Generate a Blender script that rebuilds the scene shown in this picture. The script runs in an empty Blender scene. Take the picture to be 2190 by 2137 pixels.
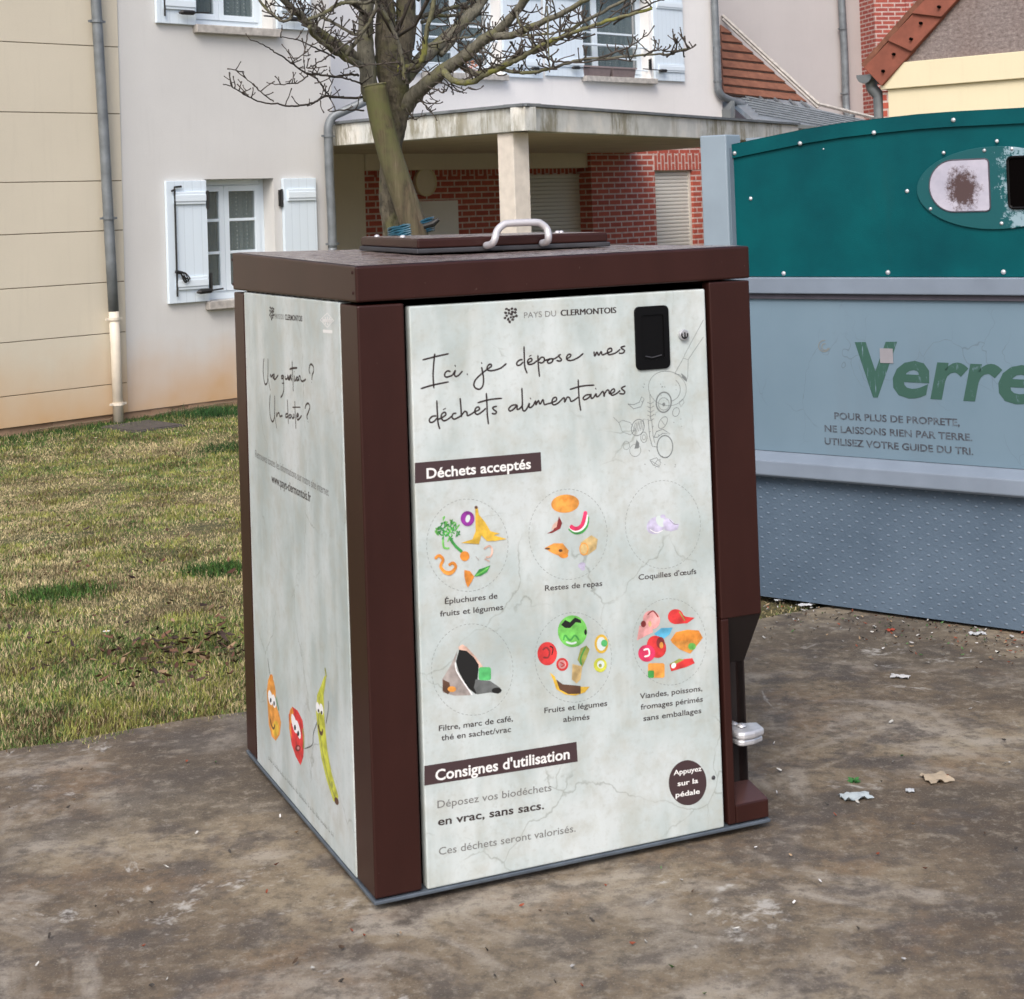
import bpy, bmesh, math, random
import numpy as np
from mathutils import Vector, Matrix, noise

random.seed(7); rng = np.random.RandomState(7)
S = bpy.context.scene
C = S.collection
PI = math.pi

# ------------------------------------------------------------------ camera, sky, sun, exposure
FX, CX, CY, PITCH, ROLL, HC = 3500.0, 1094.9, 340.3, -0.02647, -0.03348, 1.4697   # for the 2190 px wide photo
_F = Vector((0, math.cos(PITCH), -math.sin(PITCH))); _U = Vector((0, math.sin(PITCH), math.cos(PITCH))); _R = Vector((1, 0, 0))
_c, _s = math.cos(ROLL), math.sin(ROLL)
CR = _c * _R + _s * _U; CU = -_s * _R + _c * _U; CF = _F
CAM = Vector((0, 0, HC))
cd = bpy.data.cameras.new('camera'); cam = bpy.data.objects.new('camera', cd); C.objects.link(cam)
cd.sensor_fit = 'HORIZONTAL'; cd.sensor_width = 36; cd.lens = FX / 2190 * 36
cd.shift_x = -(CX - 1095) / 2190; cd.shift_y = (CY - 1068.5) / 2190
cd.dof.use_dof = True; cd.dof.focus_distance = 6.0; cd.dof.aperture_fstop = 13
cd.clip_start = 0.05; cd.clip_end = 900
m = Matrix.Identity(4)
for i in range(3):
    m[i][0] = CR[i]; m[i][1] = CU[i]; m[i][2] = -CF[i]; m[i][3] = CAM[i]
cam.matrix_world = m
S.camera = cam
S.render.resolution_x = 1024; S.render.resolution_y = 999
W = bpy.data.worlds.new('World'); S.world = W; W.use_nodes = True
wn = W.node_tree.nodes; wl = W.node_tree.links
sky = wn.new('ShaderNodeTexSky'); sky.sky_type = 'NISHITA'; sky.sun_disc = False
SUN_EL, SUN_AZ = math.radians(46), math.radians(192)      # azimuth measured clockwise from +Y
sky.sun_elevation = SUN_EL; sky.sun_rotation = SUN_AZ
sky.air_density = 0.8; sky.dust_density = 4.0; sky.ozone_density = 0.6
wl.new(sky.outputs[0], wn['Background'].inputs[0]); wn['Background'].inputs[1].default_value = 0.15
ld = bpy.data.lights.new('sun', 'SUN'); ld.energy = 1.2; ld.angle = math.radians(30); ld.color = (1, 0.985, 0.965)
lo = bpy.data.objects.new('sun', ld); C.objects.link(lo)
sd = Vector((math.sin(SUN_AZ) * math.cos(SUN_EL), math.cos(SUN_AZ) * math.cos(SUN_EL), math.sin(SUN_EL)))
lo.rotation_euler = sd.to_track_quat('Z', 'Y').to_euler()
S.view_settings.view_transform = 'Standard'; S.view_settings.look = 'None'
S.view_settings.exposure = 0.56; S.view_settings.gamma = 1

# ------------------------------------------------------------------ helpers
def ray(px, py):
    return (CF + CR * ((px - CX) / FX) - CU * ((py - CY) / FX))
def at_depth(px, py, y):
    d = ray(px, py); return CAM + d * (y / d.y)
def on_z(px, py, z=0.0):
    d = ray(px, py); return CAM + d * ((z - HC) / d.z)

class Frame:
    """a local frame: x along a face, y into it, z up; yaw turns it about z"""
    def __init__(s, x, y, z, yaw):
        s.o = Vector((x, y, z)); s.yaw = yaw
        s.M = Matrix.Translation(s.o) @ Matrix.Rotation(yaw, 4, 'Z'); s.I = s.M.inverted()
        s.c = s.I @ CAM
    def _d(s, px, py): return s.I.to_3x3() @ ray(px, py)
    def fy(s, px, py, y=0.0):          # where the ray meets local y; returns (x, z)
        d = s._d(px, py); p = s.c + d * ((y - s.c.y) / d.y); return (p.x, p.z)
    def fx(s, px, py, x=0.0):
        d = s._d(px, py); p = s.c + d * ((x - s.c.x) / d.x); return (p.y, p.z)
    def fz(s, px, py, z=0.0):
        d = s._d(px, py); p = s.c + d * ((z - s.c.z) / d.z); return (p.x, p.y)
    def loc(s, w): return s.I @ Vector(w)

class MB:
    def __init__(s): s.v = []; s.f = []; s.m = []; s.mi = 0
    def add(s, vs, fs):
        n = len(s.v); s.v += [tuple(v) for v in vs]
        for f in fs: s.f.append(tuple(n + i for i in f)); s.m.append(s.mi)
    def quad(s, a, b, c, d): s.add([a, b, c, d], [(0, 1, 2, 3)])
    def poly(s, pts): s.add(pts, [tuple(range(len(pts)))])
    def box(s, x0, x1, y0, y1, z0, z1):
        s.hexa([(x0,y0,z0),(x1,y0,z0),(x1,y1,z0),(x0,y1,z0),(x0,y0,z1),(x1,y0,z1),(x1,y1,z1),(x0,y1,z1)])
    def hexa(s, v): s.add(v, [(0,3,2,1),(4,5,6,7),(0,1,5,4),(1,2,6,5),(2,3,7,6),(3,0,4,7)])
    def prism(s, pts, vec):            # polygon (3D points) swept along vec
        n = len(pts); vec = Vector(vec); a = [Vector(p) for p in pts]; b = [p + vec for p in a]
        s.add(a + b, [tuple(range(n - 1, -1, -1)), tuple(range(n, 2 * n))] + [(i, (i + 1) % n, n + (i + 1) % n, n + i) for i in range(n)])
    def tube(s, pts, r, seg=8, cap=True):
        pts = [Vector(p) for p in pts]; n = len(pts)
        rr = list(r) if hasattr(r, '__len__') else [r] * n
        vs = []; fs = []
        up = None
        for i, p in enumerate(pts):
            t = (pts[min(i + 1, n - 1)] - pts[max(i - 1, 0)])
            if t.length < 1e-9: t = Vector((0, 0, 1))
            t.normalize()
            if up is None:
                up = Vector((0, 0, 1)) if abs(t.z) < 0.9 else Vector((1, 0, 0))
            a = t.cross(up)
            if a.length < 1e-6: a = t.cross(Vector((0.3, 1, 0.2)))
            a.normalize(); b = a.cross(t); b.normalize(); up = b
            for k in range(seg):
                w = 2 * PI * k / seg
                vs.append(p + (a * math.cos(w) + b * math.sin(w)) * rr[i])
        for i in range(n - 1):
            for k in range(seg):
                k2 = (k + 1) % seg
                fs.append((i * seg + k, i * seg + k2, (i + 1) * seg + k2, (i + 1) * seg + k))
        if cap:
            fs.append(tuple(range(seg - 1, -1, -1))); fs.append(tuple((n - 1) * seg + k for k in range(seg)))
        s.add(vs, fs)
    def dome(s, c, n, r, h=0.5, seg=10):   # a bolt head: flattened half ball at c with axis n
        c = Vector(c); n = Vector(n).normalized(); a = n.orthogonal().normalized(); b = n.cross(a)
        vs = []; fs = []
        for j, (q, hh) in enumerate(((1, 0), (0.93, 0.4), (0.6, 0.85))):
            for k in range(seg):
                w = 2 * PI * k / seg
                vs.append(c + (a * math.cos(w) + b * math.sin(w)) * r * q + n * r * h * hh)
        vs.append(c + n * r * h)
        for j in range(2):
            for k in range(seg):
                k2 = (k + 1) % seg; fs.append((j * seg + k, j * seg + k2, (j + 1) * seg + k2, (j + 1) * seg + k))
        for k in range(seg): fs.append((2 * seg + k, 2 * seg + (k + 1) % seg, 3 * seg))
        s.add(vs, fs)
    def build(s, name, mat, parent=None, bevel=0, smooth=False, loc=None, seg=2):
        me = bpy.data.meshes.new(name); me.from_pydata(s.v, [], s.f)
        mats = mat if isinstance(mat, (list, tuple)) else [mat]
        for q in mats: me.materials.append(q)
        if len(mats) > 1:
            me.polygons.foreach_set('material_index', s.m)
        bm = bmesh.new(); bm.from_mesh(me); bmesh.ops.recalc_face_normals(bm, faces=bm.faces); bm.to_mesh(me); bm.free()
        if smooth:
            me.polygons.foreach_set('use_smooth', [True] * len(me.polygons))
        o = bpy.data.objects.new(name, me); C.objects.link(o)
        if parent: o.parent = parent
        if loc: o.location = loc
        if bevel:
            b = o.modifiers.new('bevel', 'BEVEL'); b.width = bevel; b.segments = seg; b.limit_method = 'ANGLE'; b.angle_limit = math.radians(40)
        return o

def tag(o, label=None, cat=None, group=None, kind=None):
    if label: o['label'] = label
    if cat: o['category'] = cat
    if group: o['group'] = group
    if kind: o['kind'] = kind
    return o
def empty(name, fr=None, loc=None):
    o = bpy.data.objects.new(name, None); C.objects.link(o); o.empty_display_size = 0.2
    if fr: o.location = fr.o; o.rotation_euler = (0, 0, fr.yaw)
    elif loc: o.location = loc
    return o
def smooth_path(pts, n=6):
    pts = [Vector(p) for p in pts]
    if len(pts) < 3: return pts
    out = []
    for i in range(len(pts) - 1):
        p0 = pts[max(i - 1, 0)]; p1 = pts[i]; p2 = pts[i + 1]; p3 = pts[min(i + 2, len(pts) - 1)]
        for k in range(n):
            t = k / n
            out.append(0.5 * ((2 * p1) + (p2 - p0) * t + (2 * p0 - 5 * p1 + 4 * p2 - p3) * t * t + (3 * p1 - p0 - 3 * p2 + p3) * t ** 3))
    out.append(pts[-1]); return out

# ------------------------------------------------------------------ materials
class NT:
    def __init__(s, name):
        s.m = bpy.data.materials.new(name); s.m.use_nodes = True; s.t = s.m.node_tree
        s.b = s.t.nodes['Principled BSDF']
    def n(s, typ, **kw):
        nd = s.t.nodes.new('ShaderNode' + typ)
        for k, v in kw.items():
            if k.startswith('i_'):
                nd.inputs[k[2:].replace('_', ' ')].default_value = v
            else: setattr(nd, k, v)
        return nd
    def l(s, a, b): s.t.links.new(a, b)
    def co(s): return s.n('TexCoord').outputs['Object']
    def noise(s, scale, detail=4, rough=0.55, vec=None, dist=0.0, stretch=None):
        nd = s.n('TexNoise'); nd.inputs['Scale'].default_value = scale; nd.inputs['Detail'].default_value = detail
        nd.inputs['Roughness'].default_value = rough; nd.inputs['Distortion'].default_value = dist
        v = vec or s.co()
        if stretch:
            mp = s.n('Mapping'); mp.inputs['Scale'].default_value = stretch; s.l(v, mp.inputs[0]); v = mp.outputs[0]
        s.l(v, nd.inputs['Vector']); return nd.outputs['Fac']
    def ramp(s, fac, stops, interp='LINEAR'):
        r = s.n('ValToRGB'); r.color_ramp.interpolation = interp
        e = r.color_ramp.elements
        while len(e) < len(stops): e.new(0.5)
        for i, (p, c) in enumerate(stops):
            e[i].position = p; e[i].color = (c[0], c[1], c[2], 1) if hasattr(c, '__len__') else (c, c, c, 1)
        s.l(fac, r.inputs[0]); return r.outputs[0]
    def mix(s, fac, a, b, mode='MIX'):
        nd = s.n('MixRGB', blend_type=mode)
        for i, v in ((0, fac), (1, a), (2, b)):
            if hasattr(v, 'is_output') or hasattr(v, 'links'): s.l(v, nd.inputs[i])
            elif i == 0: nd.inputs[0].default_value = v
            else: nd.inputs[i].default_value = (v[0], v[1], v[2], 1) if hasattr(v, '__len__') else (v, v, v, 1)
        return nd.outputs[0]
    def math(s, op, a, b=0.0):
        nd = s.n('Math', operation=op)
        for i, v in ((0, a), (1, b)):
            if hasattr(v, 'links'): s.l(v, nd.inputs[i])
            else: nd.inputs[i].default_value = v
        return nd.outputs[0]
    def xyz(s):
        q = s.n('SeparateXYZ'); s.l(s.co(), q.inputs[0]); return q.outputs
    def bump(s, h, strength=0.3, dist=0.01):
        b = s.n('Bump'); b.inputs['Strength'].default_value = strength; b.inputs['Distance'].default_value = dist
        s.l(h, b.inputs['Height']); s.l(b.outputs[0], s.b.inputs['Normal'])
    def col(s, c):
        if hasattr(c, 'links'): s.l(c, s.b.inputs['Base Color'])
        else: s.b.inputs['Base Color'].default_value = (*c, 1)
    def set(s, rough=0.6, metal=0.0, spec=None):
        s.b.inputs['Roughness'].default_value = rough; s.b.inputs['Metallic'].default_value = metal
        if spec is not None: s.b.inputs['Specular IOR Level'].default_value = spec
        return s.m

def flat(name, c, rough=0.6, metal=0.0, var=0.0, scale=20, bump=0.0):
    t = NT(name)
    if var:
        f = t.noise(scale, 5)
        t.col(t.ramp(f, [(0.3, [x * (1 - var) for x in c]), (0.7, [min(1, x * (1 + var)) for x in c])]))
        if bump: t.bump(t.noise(scale * 6, 3), bump, 0.004)
    else: t.col(c)
    return t.set(rough, metal)

M = {}
def mat_brown():
    t = NT('brown_paint'); f = t.noise(6, 5, 0.6, stretch=(1, 1, 0.35))
    c = t.ramp(f, [(0.3, (0.026, 0.0085, 0.0068)), (0.7, (0.037, 0.0125, 0.010))])
    sp = t.ramp(t.noise(160, 2), [(0.74, 0), (0.78, 1)]); c = t.mix(t.math('MULTIPLY', sp, 0.35), c, (0.2, 0.15, 0.14))
    t.col(c); t.bump(t.noise(700, 2), 0.08, 0.001); return t.set(0.36, 0, 0.26)
M['brown'] = mat_brown()
def mat_roofbrown():
    t = NT('dirty_brown_sky_sheen'); f = t.noise(22, 6, 0.7); g = t.noise(4, 3)
    c = t.ramp(f, [(0.42, (0.13, 0.085, 0.075)), (0.54, (0.24, 0.185, 0.165)), (0.63, (0.05, 0.035, 0.025))])  # dirt flecks on brown whose lighter tones paint in the sky's reflection
    c = t.mix(t.ramp(g, [(0.4, 0), (0.65, 0.6)]), c, (0.2, 0.16, 0.13)); t.col(c)
    t.b.inputs['Specular IOR Level'].default_value = 0.8
    t.bump(t.noise(120, 4), 0.08, 0.001)
    r = t.ramp(f, [(0.42, 0.16), (0.62, 0.45)]); t.l(r, t.b.inputs['Roughness']); return t.m
M['browntop'] = mat_roofbrown()
def mat_panel():
    t = NT('printed_marble_panel')
    a = t.noise(3.2, 6, 0.6); b = t.noise(14, 5, 0.65); st = t.noise(5, 4, 0.6, stretch=(1.6, 1.6, 0.5))
    c = t.ramp(a, [(0.38, (0.40, 0.46, 0.45)), (0.5, (0.475, 0.54, 0.535)), (0.62, (0.56, 0.61, 0.61))])
    c = t.mix(t.ramp(b, [(0.45, 0), (0.65, 0.55)]), c, (0.43, 0.44, 0.39))
    c = t.mix(t.ramp(st, [(0.48, 0), (0.66, 0.55)]), c, (0.66, 0.71, 0.71))
    c = t.mix(t.ramp(t.noise(60, 4, 0.7), [(0.52, 0), (0.68, 0.30)]), c, (0.36, 0.38, 0.34))
    # crackle veins
    nz = t.n('TexNoise'); nz.inputs['Scale'].default_value = 5; nz.inputs['Detail'].default_value = 6; t.l(t.co(), nz.inputs[0])
    mx = t.n('MixRGB', blend_type='ADD'); mx.inputs[0].default_value = 0.22; t.l(t.co(), mx.inputs[1]); t.l(nz.outputs['Color'], mx.inputs[2])
    vo = t.n('TexVoronoi', feature='DISTANCE_TO_EDGE'); vo.inputs['Scale'].default_value = 3.4; t.l(mx.outputs[0], vo.inputs['Vector'])
    vein = t.ramp(vo.outputs['Distance'], [(0.0, 1), (0.008, 0)])
    gate = t.ramp(t.noise(4.1, 3), [(0.50, 0), (0.58, 0.55)])
    c = t.mix(t.math('MULTIPLY', vein, gate), c, (0.20, 0.22, 0.19))
    dots = t.math('MULTIPLY', t.ramp(t.noise(110, 2), [(0.70, 0), (0.76, 0.5)]), t.ramp(t.noise(5.5, 2), [(0.48, 0), (0.62, 1)]))
    c = t.mix(dots, c, (0.25, 0.27, 0.24))
    t.col(c); return t.set(0.32, 0, 0.4)
M['panel'] = mat_panel()
M['panel_edge'] = flat('panel_edge', (0.80, 0.80, 0.78), 0.4)
M['black'] = flat('black_plastic', (0.003, 0.003, 0.0035), 0.5); M['black'].node_tree.nodes['Principled BSDF'].inputs['Specular IOR Level'].default_value = 0.15
M['void'] = flat('dark_void', (0.003, 0.0025, 0.0025), 1.0); M['void'].node_tree.nodes['Principled BSDF'].inputs['Specular IOR Level'].default_value = 0.0
M['rubber'] = flat('rubber_seal', (0.035, 0.036, 0.042), 0.6, var=0.2)
M['steel'] = flat('brushed_steel', (0.58, 0.59, 0.62), 0.4, 0.55, var=0.25)
M['alu'] = flat('grey_aluminium_handle', (0.55, 0.54, 0.56), 0.42, 0.3, var=0.06)
M['zincstrip'] = flat('galvanised_base', (0.11, 0.135, 0.165), 0.45, 0.4, var=0.2)
M['ink'] = flat('dark_ink', (0.035, 0.025, 0.025), 0.5)
M['ink_grey'] = flat('grey_ink', (0.17, 0.17, 0.165), 0.5)
M['ink_lt'] = flat('pale_grey_ink', (0.26, 0.28, 0.27), 0.5)
M['ink_line'] = flat('thin_grey_line', (0.19, 0.21, 0.21), 0.5)
M['ink_brown'] = flat('brown_ink', (0.055, 0.032, 0.035), 0.45)
M['ink_white'] = flat('white_ink', (0.80, 0.80, 0.78), 0.5)
PAL = dict(purple=(0.25,0.03,0.28), banana=(0.66,0.42,0.05), green=(0.05,0.28,0.06), lgreen=(0.16,0.52,0.10), orange=(0.75,0.26,0.04), bun=(0.72,0.30,0.06),
           dred=(0.22,0.03,0.03), red=(0.60,0.04,0.04), pink=(0.70,0.33,0.32), melon=(0.66,0.04,0.12), potato=(0.55,0.40,0.18), shell=(0.50,0.47,0.62),
           black=(0.01,0.01,0.01), brownp=(0.10,0.05,0.03), coffee=(0.33,0.29,0.27), teag=(0.10,0.50,0.16), olive=(0.28,0.30,0.07), blue=(0.10,0.40,0.60), lime=(0.50,0.52,0.06), white=(0.82,0.82,0.82), tea=(0.62,0.70,0.68),skinp=(0.68,0.45,0.36), grey=(0.12,0.13,0.13))
for k, c in PAL.items(): M['p_' + k] = flat('print_' + k, c, 0.5, var=0.45 if k not in ('white', 'black', 'tea') else 0.05, scale=32)

def mat_render(name, c, stain=False, dirt=0.06, zst=(-0.08, 0.62)):
    t = NT(name); f = t.noise(1.1, 5, 0.6)
    g = t.noise(90, 3)
    cc = t.ramp(f, [(0.3, [x * (1 - dirt) for x in c]), (0.7, [x * (1 + dirt * 0.4) for x in c])])
    cc = t.mix(t.ramp(g, [(0.35, 0.10), (0.65, 0)]), cc, [x * 0.7 for x in c])
    dr = t.noise(6, 4, 0.6, stretch=(3, 3, 0.25)); cc = t.mix(t.ramp(dr, [(0.55, 0), (0.8, 0.12)]), cc, [x * 0.6 for x in c])
    if stain:
        z = t.xyz()[2]; w = t.math('ADD', z, t.math('MULTIPLY', t.math('SUBTRACT', t.noise(1.6, 3), 0.5), -0.75))
        mr = t.n('MapRange'); mr.inputs['From Min'].default_value = zst[0]; mr.inputs['From Max'].default_value = zst[1]
        mr.inputs['To Min'].default_value = 0.85; mr.inputs['To Max'].default_value = 0.0; t.l(w, mr.inputs[0])
        cc = t.mix(mr.outputs[0], cc, (0.55, 0.33, 0.15))
    t.col(cc); t.bump(g, 0.18, 0.004); return t.set(0.9, 0, 0.2)
M['wall'] = mat_render('grey_white_render', (0.63, 0.63, 0.615), True)
M['wallcream'] = mat_render('cream_cladding', (0.63, 0.58, 0.47), True, 0.05)
M['wallback'] = mat_render('off_white_render', (0.80, 0.79, 0.775))
M['beam'] = mat_render('cream_porch_render', (0.74, 0.68, 0.56))
M['wallpink'] = mat_render('pinkish_grey_render', (0.50, 0.475, 0.47))
M['wallyellow'] = mat_render('pale_yellow_render', (0.75, 0.68, 0.48), False, 0.06)
M['plinth'] = mat_render('tan_plinth', (0.36, 0.24, 0.16), False, 0.3)
M['soffit'] = flat('soffit', (0.62, 0.55, 0.45), 0.9, var=0.1, scale=3)
M['groove'] = flat('groove', (0.22, 0.17, 0.11), 0.9)
def mat_rough_gable():
    t = NT('weathered_gable_render'); f = t.noise(26, 6, 0.75, stretch=(1, 1, 1.5))
    c = t.ramp(f, [(0.3, (0.10, 0.08, 0.075)), (0.55, (0.25, 0.21, 0.20)), (0.75, (0.40, 0.36, 0.34))])
    c = t.mix(t.ramp(t.noise(1.5, 3), [(0.4, 0), (0.7, 0.35)]), c, (0.16, 0.10, 0.08)); t.col(c); t.bump(f, 0.6, 0.01); return t.set(0.95)
M['gable'] = mat_rough_gable()
def mat_brick(name, c1, c2, mortar, sw=0.235, sh=0.076, soldier=False, mo=0.011):
    t = NT(name); x, y, z = t.xyz(); cb = t.n('CombineXYZ')
    h = t.math('ADD', x, y)
    if soldier: t.l(z, cb.inputs[0]); t.l(h, cb.inputs[1])
    else: t.l(h, cb.inputs[0]); t.l(z, cb.inputs[1])
    b = t.n('TexBrick', offset=0.5); t.l(cb.outputs[0], b.inputs['Vector'])
    b.inputs['Scale'].default_value = 1; b.inputs['Brick Width'].default_value = sw; b.inputs['Row Height'].default_value = sh
    b.inputs['Mortar Size'].default_value = mo; b.inputs['Mortar Smooth'].default_value = 0.15; b.inputs['Bias'].default_value = 0
    b.inputs['Color1'].default_value = (*c1, 1); b.inputs['Color2'].default_value = (*c2, 1); b.inputs['Mortar'].default_value = (*mortar, 1)
    c = t.mix(t.ramp(t.noise(14, 4), [(0.35, 0.35), (0.7, 0)]), b.outputs['Color'], [v * 0.5 for v in c1])
    t.col(c); iv = t.math('SUBTRACT', 1.0, b.outputs['Fac']); t.bump(t.math('ADD', iv, t.math('MULTIPLY', t.noise(80, 3), 0.25)), 0.5, 0.008)
    return t.set(0.85)
M['brick'] = mat_brick('red_brick', (0.50, 0.11, 0.07), (0.40, 0.08, 0.055), (0.66, 0.55, 0.50))
M['soldier'] = mat_brick('red_soldier_brick', (0.50, 0.11, 0.07), (0.38, 0.08, 0.055), (0.62, 0.50, 0.45), 0.24, 0.076, True)
M['brick2'] = mat_brick('far_red_brick', (0.38, 0.085, 0.06), (0.30, 0.06, 0.05), (0.55, 0.45, 0.41), 0.23, 0.072)
M['whitepvc'] = flat('white_pvc', (0.70, 0.79, 0.86), 0.45, var=0.025, scale=3)
def mat_shutter():
    t = NT('white_shutter_boards'); x, y, z = t.xyz()
    w = t.math('FRACT', t.math('MULTIPLY', x, 11.0)); g = t.ramp(w, [(0.0, 0), (0.045, 1), (0.955, 1), (1.0, 0)])
    c = t.mix(g, (0.54, 0.63, 0.70), (0.68, 0.78, 0.86)); c = t.mix(t.ramp(t.noise(5, 4, stretch=(2, 2, 0.3)), [(0.55, 0), (0.8, 0.12)]), c, (0.55, 0.55, 0.52))
    t.col(c); t.bump(g, 0.4, 0.003); return t.set(0.5)
M['shutter'] = mat_shutter()
M['iron'] = flat('black_iron', (0.01, 0.01, 0.01), 0.6)
M['zinc'] = flat('zinc_pipe', (0.17, 0.19, 0.205), 0.5, 0.25, var=0.22, scale=9)
M['zincroof'] = flat('zinc_roof', (0.24, 0.28, 0.32), 0.42, 0.35, var=0.18, scale=4)
M['zincdark'] = flat('zinc_box', (0.17, 0.19, 0.20), 0.5, 0.2, var=0.15, scale=6)
M['creampipe'] = flat('cream_pvc_pipe', (0.68, 0.62, 0.52), 0.5, var=0.1, scale=8)
M['stone'] = flat('stone_sill', (0.42, 0.40, 0.37), 0.85, var=0.25, scale=16, bump=0.3)
M['column'] = flat('pale_concrete_column', (0.60, 0.56, 0.50), 0.85, var=0.10, scale=12, bump=0.2)
def mat_fascia():
    t = NT('stained_concrete_fascia'); f = t.noise(2.4, 5, 0.6)
    c = t.ramp(f, [(0.35, (0.46, 0.48, 0.46)), (0.5, (0.58, 0.60, 0.58)), (0.65, (0.70, 0.69, 0.64))])
    s0 = t.noise(1.3, 3, 0.6, stretch=(1, 1, 0.1)); s1 = t.noise(6, 5, 0.75, stretch=(1, 1, 0.22), dist=0.3); c = t.mix(t.math('MULTIPLY', t.ramp(s0, [(0.46, 0), (0.56, 1)]), t.ramp(s1, [(0.45, 0), (0.58, 0.75)])), c, (0.17, 0.15, 0.08))
    s2 = t.noise(4, 5, 0.75, stretch=(1, 1, 0.45), dist=0.5); c = t.mix(t.ramp(s2, [(0.58, 0), (0.68, 0.45)]), c, (0.18, 0.19, 0.16))
    t.col(c); t.bump(t.noise(60, 4), 0.25, 0.005); return t.set(0.85)
M['fascia'] = mat_fascia()
def mat_glass():
    t = NT('window_glass'); t.col((0.10, 0.14, 0.15)); t.b.inputs['Alpha'].default_value = 0.35; return t.set(0.06, 0, 0.8)
M['glass'] = mat_glass()
def mat_curtain():
    t = NT('lace_curtain'); vo = t.n('TexVoronoi'); vo.inputs['Scale'].default_value = 26; t.l(t.co(), vo.inputs['Vector']); vo.inputs['Randomness'].default_value = 0.15
    dots = t.ramp(vo.outputs['Distance'], [(0.16, 1), (0.22, 0)])
    c = t.mix(dots, (0.30, 0.37, 0.39), (0.70, 0.78, 0.80)); t.col(c); return t.set(0.9)
M['curtain'] = mat_curtain()
M['room'] = flat('dark_room', (0.03, 0.035, 0.035), 0.9)
def mat_roller():
    t = NT('roller_slats'); z = t.xyz()[2]
    w = t.math('FRACT', t.math('MULTIPLY', z, 1 / 0.052)); h = t.ramp(w, [(0.0, 0.0), (0.12, 0.75), (0.5, 1), (0.9, 0.8), (1.0, 0.0)])
    c = t.mix(t.ramp(w, [(0, 1), (0.12, 0), (1, 0)]), (0.64, 0.63, 0.58), (0.36, 0.34, 0.31)); t.col(c); t.bump(h, 1.0, 0.012); return t.set(0.55)
M['roller'] = mat_roller()
def mat_tiles():
    t = NT('clay_tiles'); f = t.noise(9, 5, 0.65)
    t.col(t.ramp(f, [(0.3, (0.13, 0.05, 0.03)), (0.6, (0.21, 0.085, 0.05)), (0.8, (0.26, 0.13, 0.08))])); t.bump(t.noise(60, 3), 0.2, 0.004); return t.set(0.85)
M['tile'] = mat_tiles()
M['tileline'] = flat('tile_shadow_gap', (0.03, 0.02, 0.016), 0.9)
M['verge'] = flat('verge_tile', (0.21, 0.065, 0.04), 0.8, var=0.22, scale=7, bump=0.2)
# container
def mat_green():
    t = NT('green_container_paint'); f = t.noise(2.6, 6, 0.6)
    c = t.ramp(f, [(0.35, (0.0, 0.058, 0.070)), (0.65, (0.0, 0.088, 0.098))])
    sk = t.noise(6, 4, 0.6, stretch=(1, 1, 0.2)); c = t.mix(t.ramp(sk, [(0.58, 0), (0.75, 0.3)]), c, (0.01, 0.05, 0.055)); t.col(c)
    t.bump(t.noise(260, 3), 0.35, 0.0015); return t.set(0.5, 0, 0.15)
M['green'] = mat_green()
M['frame_grey'] = flat('grey_metal_frame', (0.20, 0.245, 0.305), 0.5, 0.1, var=0.10, scale=6)
M['post_grey'] = flat('blue_grey_post', (0.25, 0.315, 0.37), 0.5, var=0.07, scale=5)
M['strip_dark'] = flat('dark_strip', (0.075, 0.07, 0.09), 0.6, var=0.2)
def mat_cpanel():
    t = NT('blue_grey_panel'); f = t.noise(2.0, 5)
    c = t.ramp(f, [(0.3, (0.145, 0.22, 0.28)), (0.7, (0.175, 0.255, 0.32))])
    nz = t.n('TexNoise'); nz.inputs['Scale'].default_value = 3; nz.inputs['Detail'].default_value = 4; t.l(t.co(), nz.inputs[0])
    mx = t.n('MixRGB', blend_type='ADD'); mx.inputs[0].default_value = 0.3; t.l(t.co(), mx.inputs[1]); t.l(nz.outputs['Color'], mx.inputs[2])
    mp = t.n('Mapping'); mp.inputs['Scale'].default_value = (1, 1, 0.4); t.l(mx.outputs[0], mp.inputs[0])
    vo = t.n('TexVoronoi', feature='DISTANCE_TO_EDGE'); vo.inputs['Scale'].default_value = 6; t.l(mp.outputs[0], vo.inputs['Vector'])
    sc = t.math('MULTIPLY', t.ramp(vo.outputs['Distance'], [(0.0, 0.6), (0.006, 0)]), t.ramp(t.noise(3, 3), [(0.5, 0), (0.6, 1)]))
    c = t.mix(sc, c, (0.10, 0.13, 0.16)); dk = t.noise(5, 4, 0.6, stretch=(1, 1, 0.15)); c = t.mix(t.ramp(dk, [(0.55, 0), (0.8, 0.25)]), c, (0.14, 0.17, 0.20))
    t.col(c); return t.set(0.4, 0, 0.4)
M['cpanel'] = mat_cpanel()
def mat_diamond():
    t = NT('diamond_plate'); x, y, z = t.xyz()
    A, B = 2 * PI / 0.058, 2 * PI / 0.036
    h = t.math('MULTIPLY', t.math('SINE', t.math('MULTIPLY', x, A)), t.math('SINE', t.math('MULTIPLY', z, B)))
    h = t.ramp(h, [(0.74, 0), (0.95, 1)])
    f = t.noise(3, 5); c = t.ramp(f, [(0.3, (0.085, 0.125, 0.175)), (0.7, (0.12, 0.17, 0.23))]); c = t.mix(t.math('MULTIPLY', h, 0.3), c, (0.28, 0.34, 0.42))
    t.col(c); t.bump(t.math('ADD', h, t.math('MULTIPLY', t.noise(90, 4), 0.9)), 0.6, 0.003); return t.set(0.5, 0.05, 0.3)
M['diamond'] = mat_diamond()
def mat_faded(name, c, bg, thr=(0.42, 0.58), stretch=(1, 1, 1), scale=40):
    t = NT(name); f = t.noise(scale, 5, 0.7, stretch=stretch); t.col(t.mix(t.ramp(f, [(thr[0], 1), (thr[1], 0)]), c, bg)); return t.set(0.5)
M['verre'] = mat_faded('worn_green_letters', (0.035, 0.095, 0.075), (0.17, 0.255, 0.32), (0.24, 0.40), (1, 1, 0.5))
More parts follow.
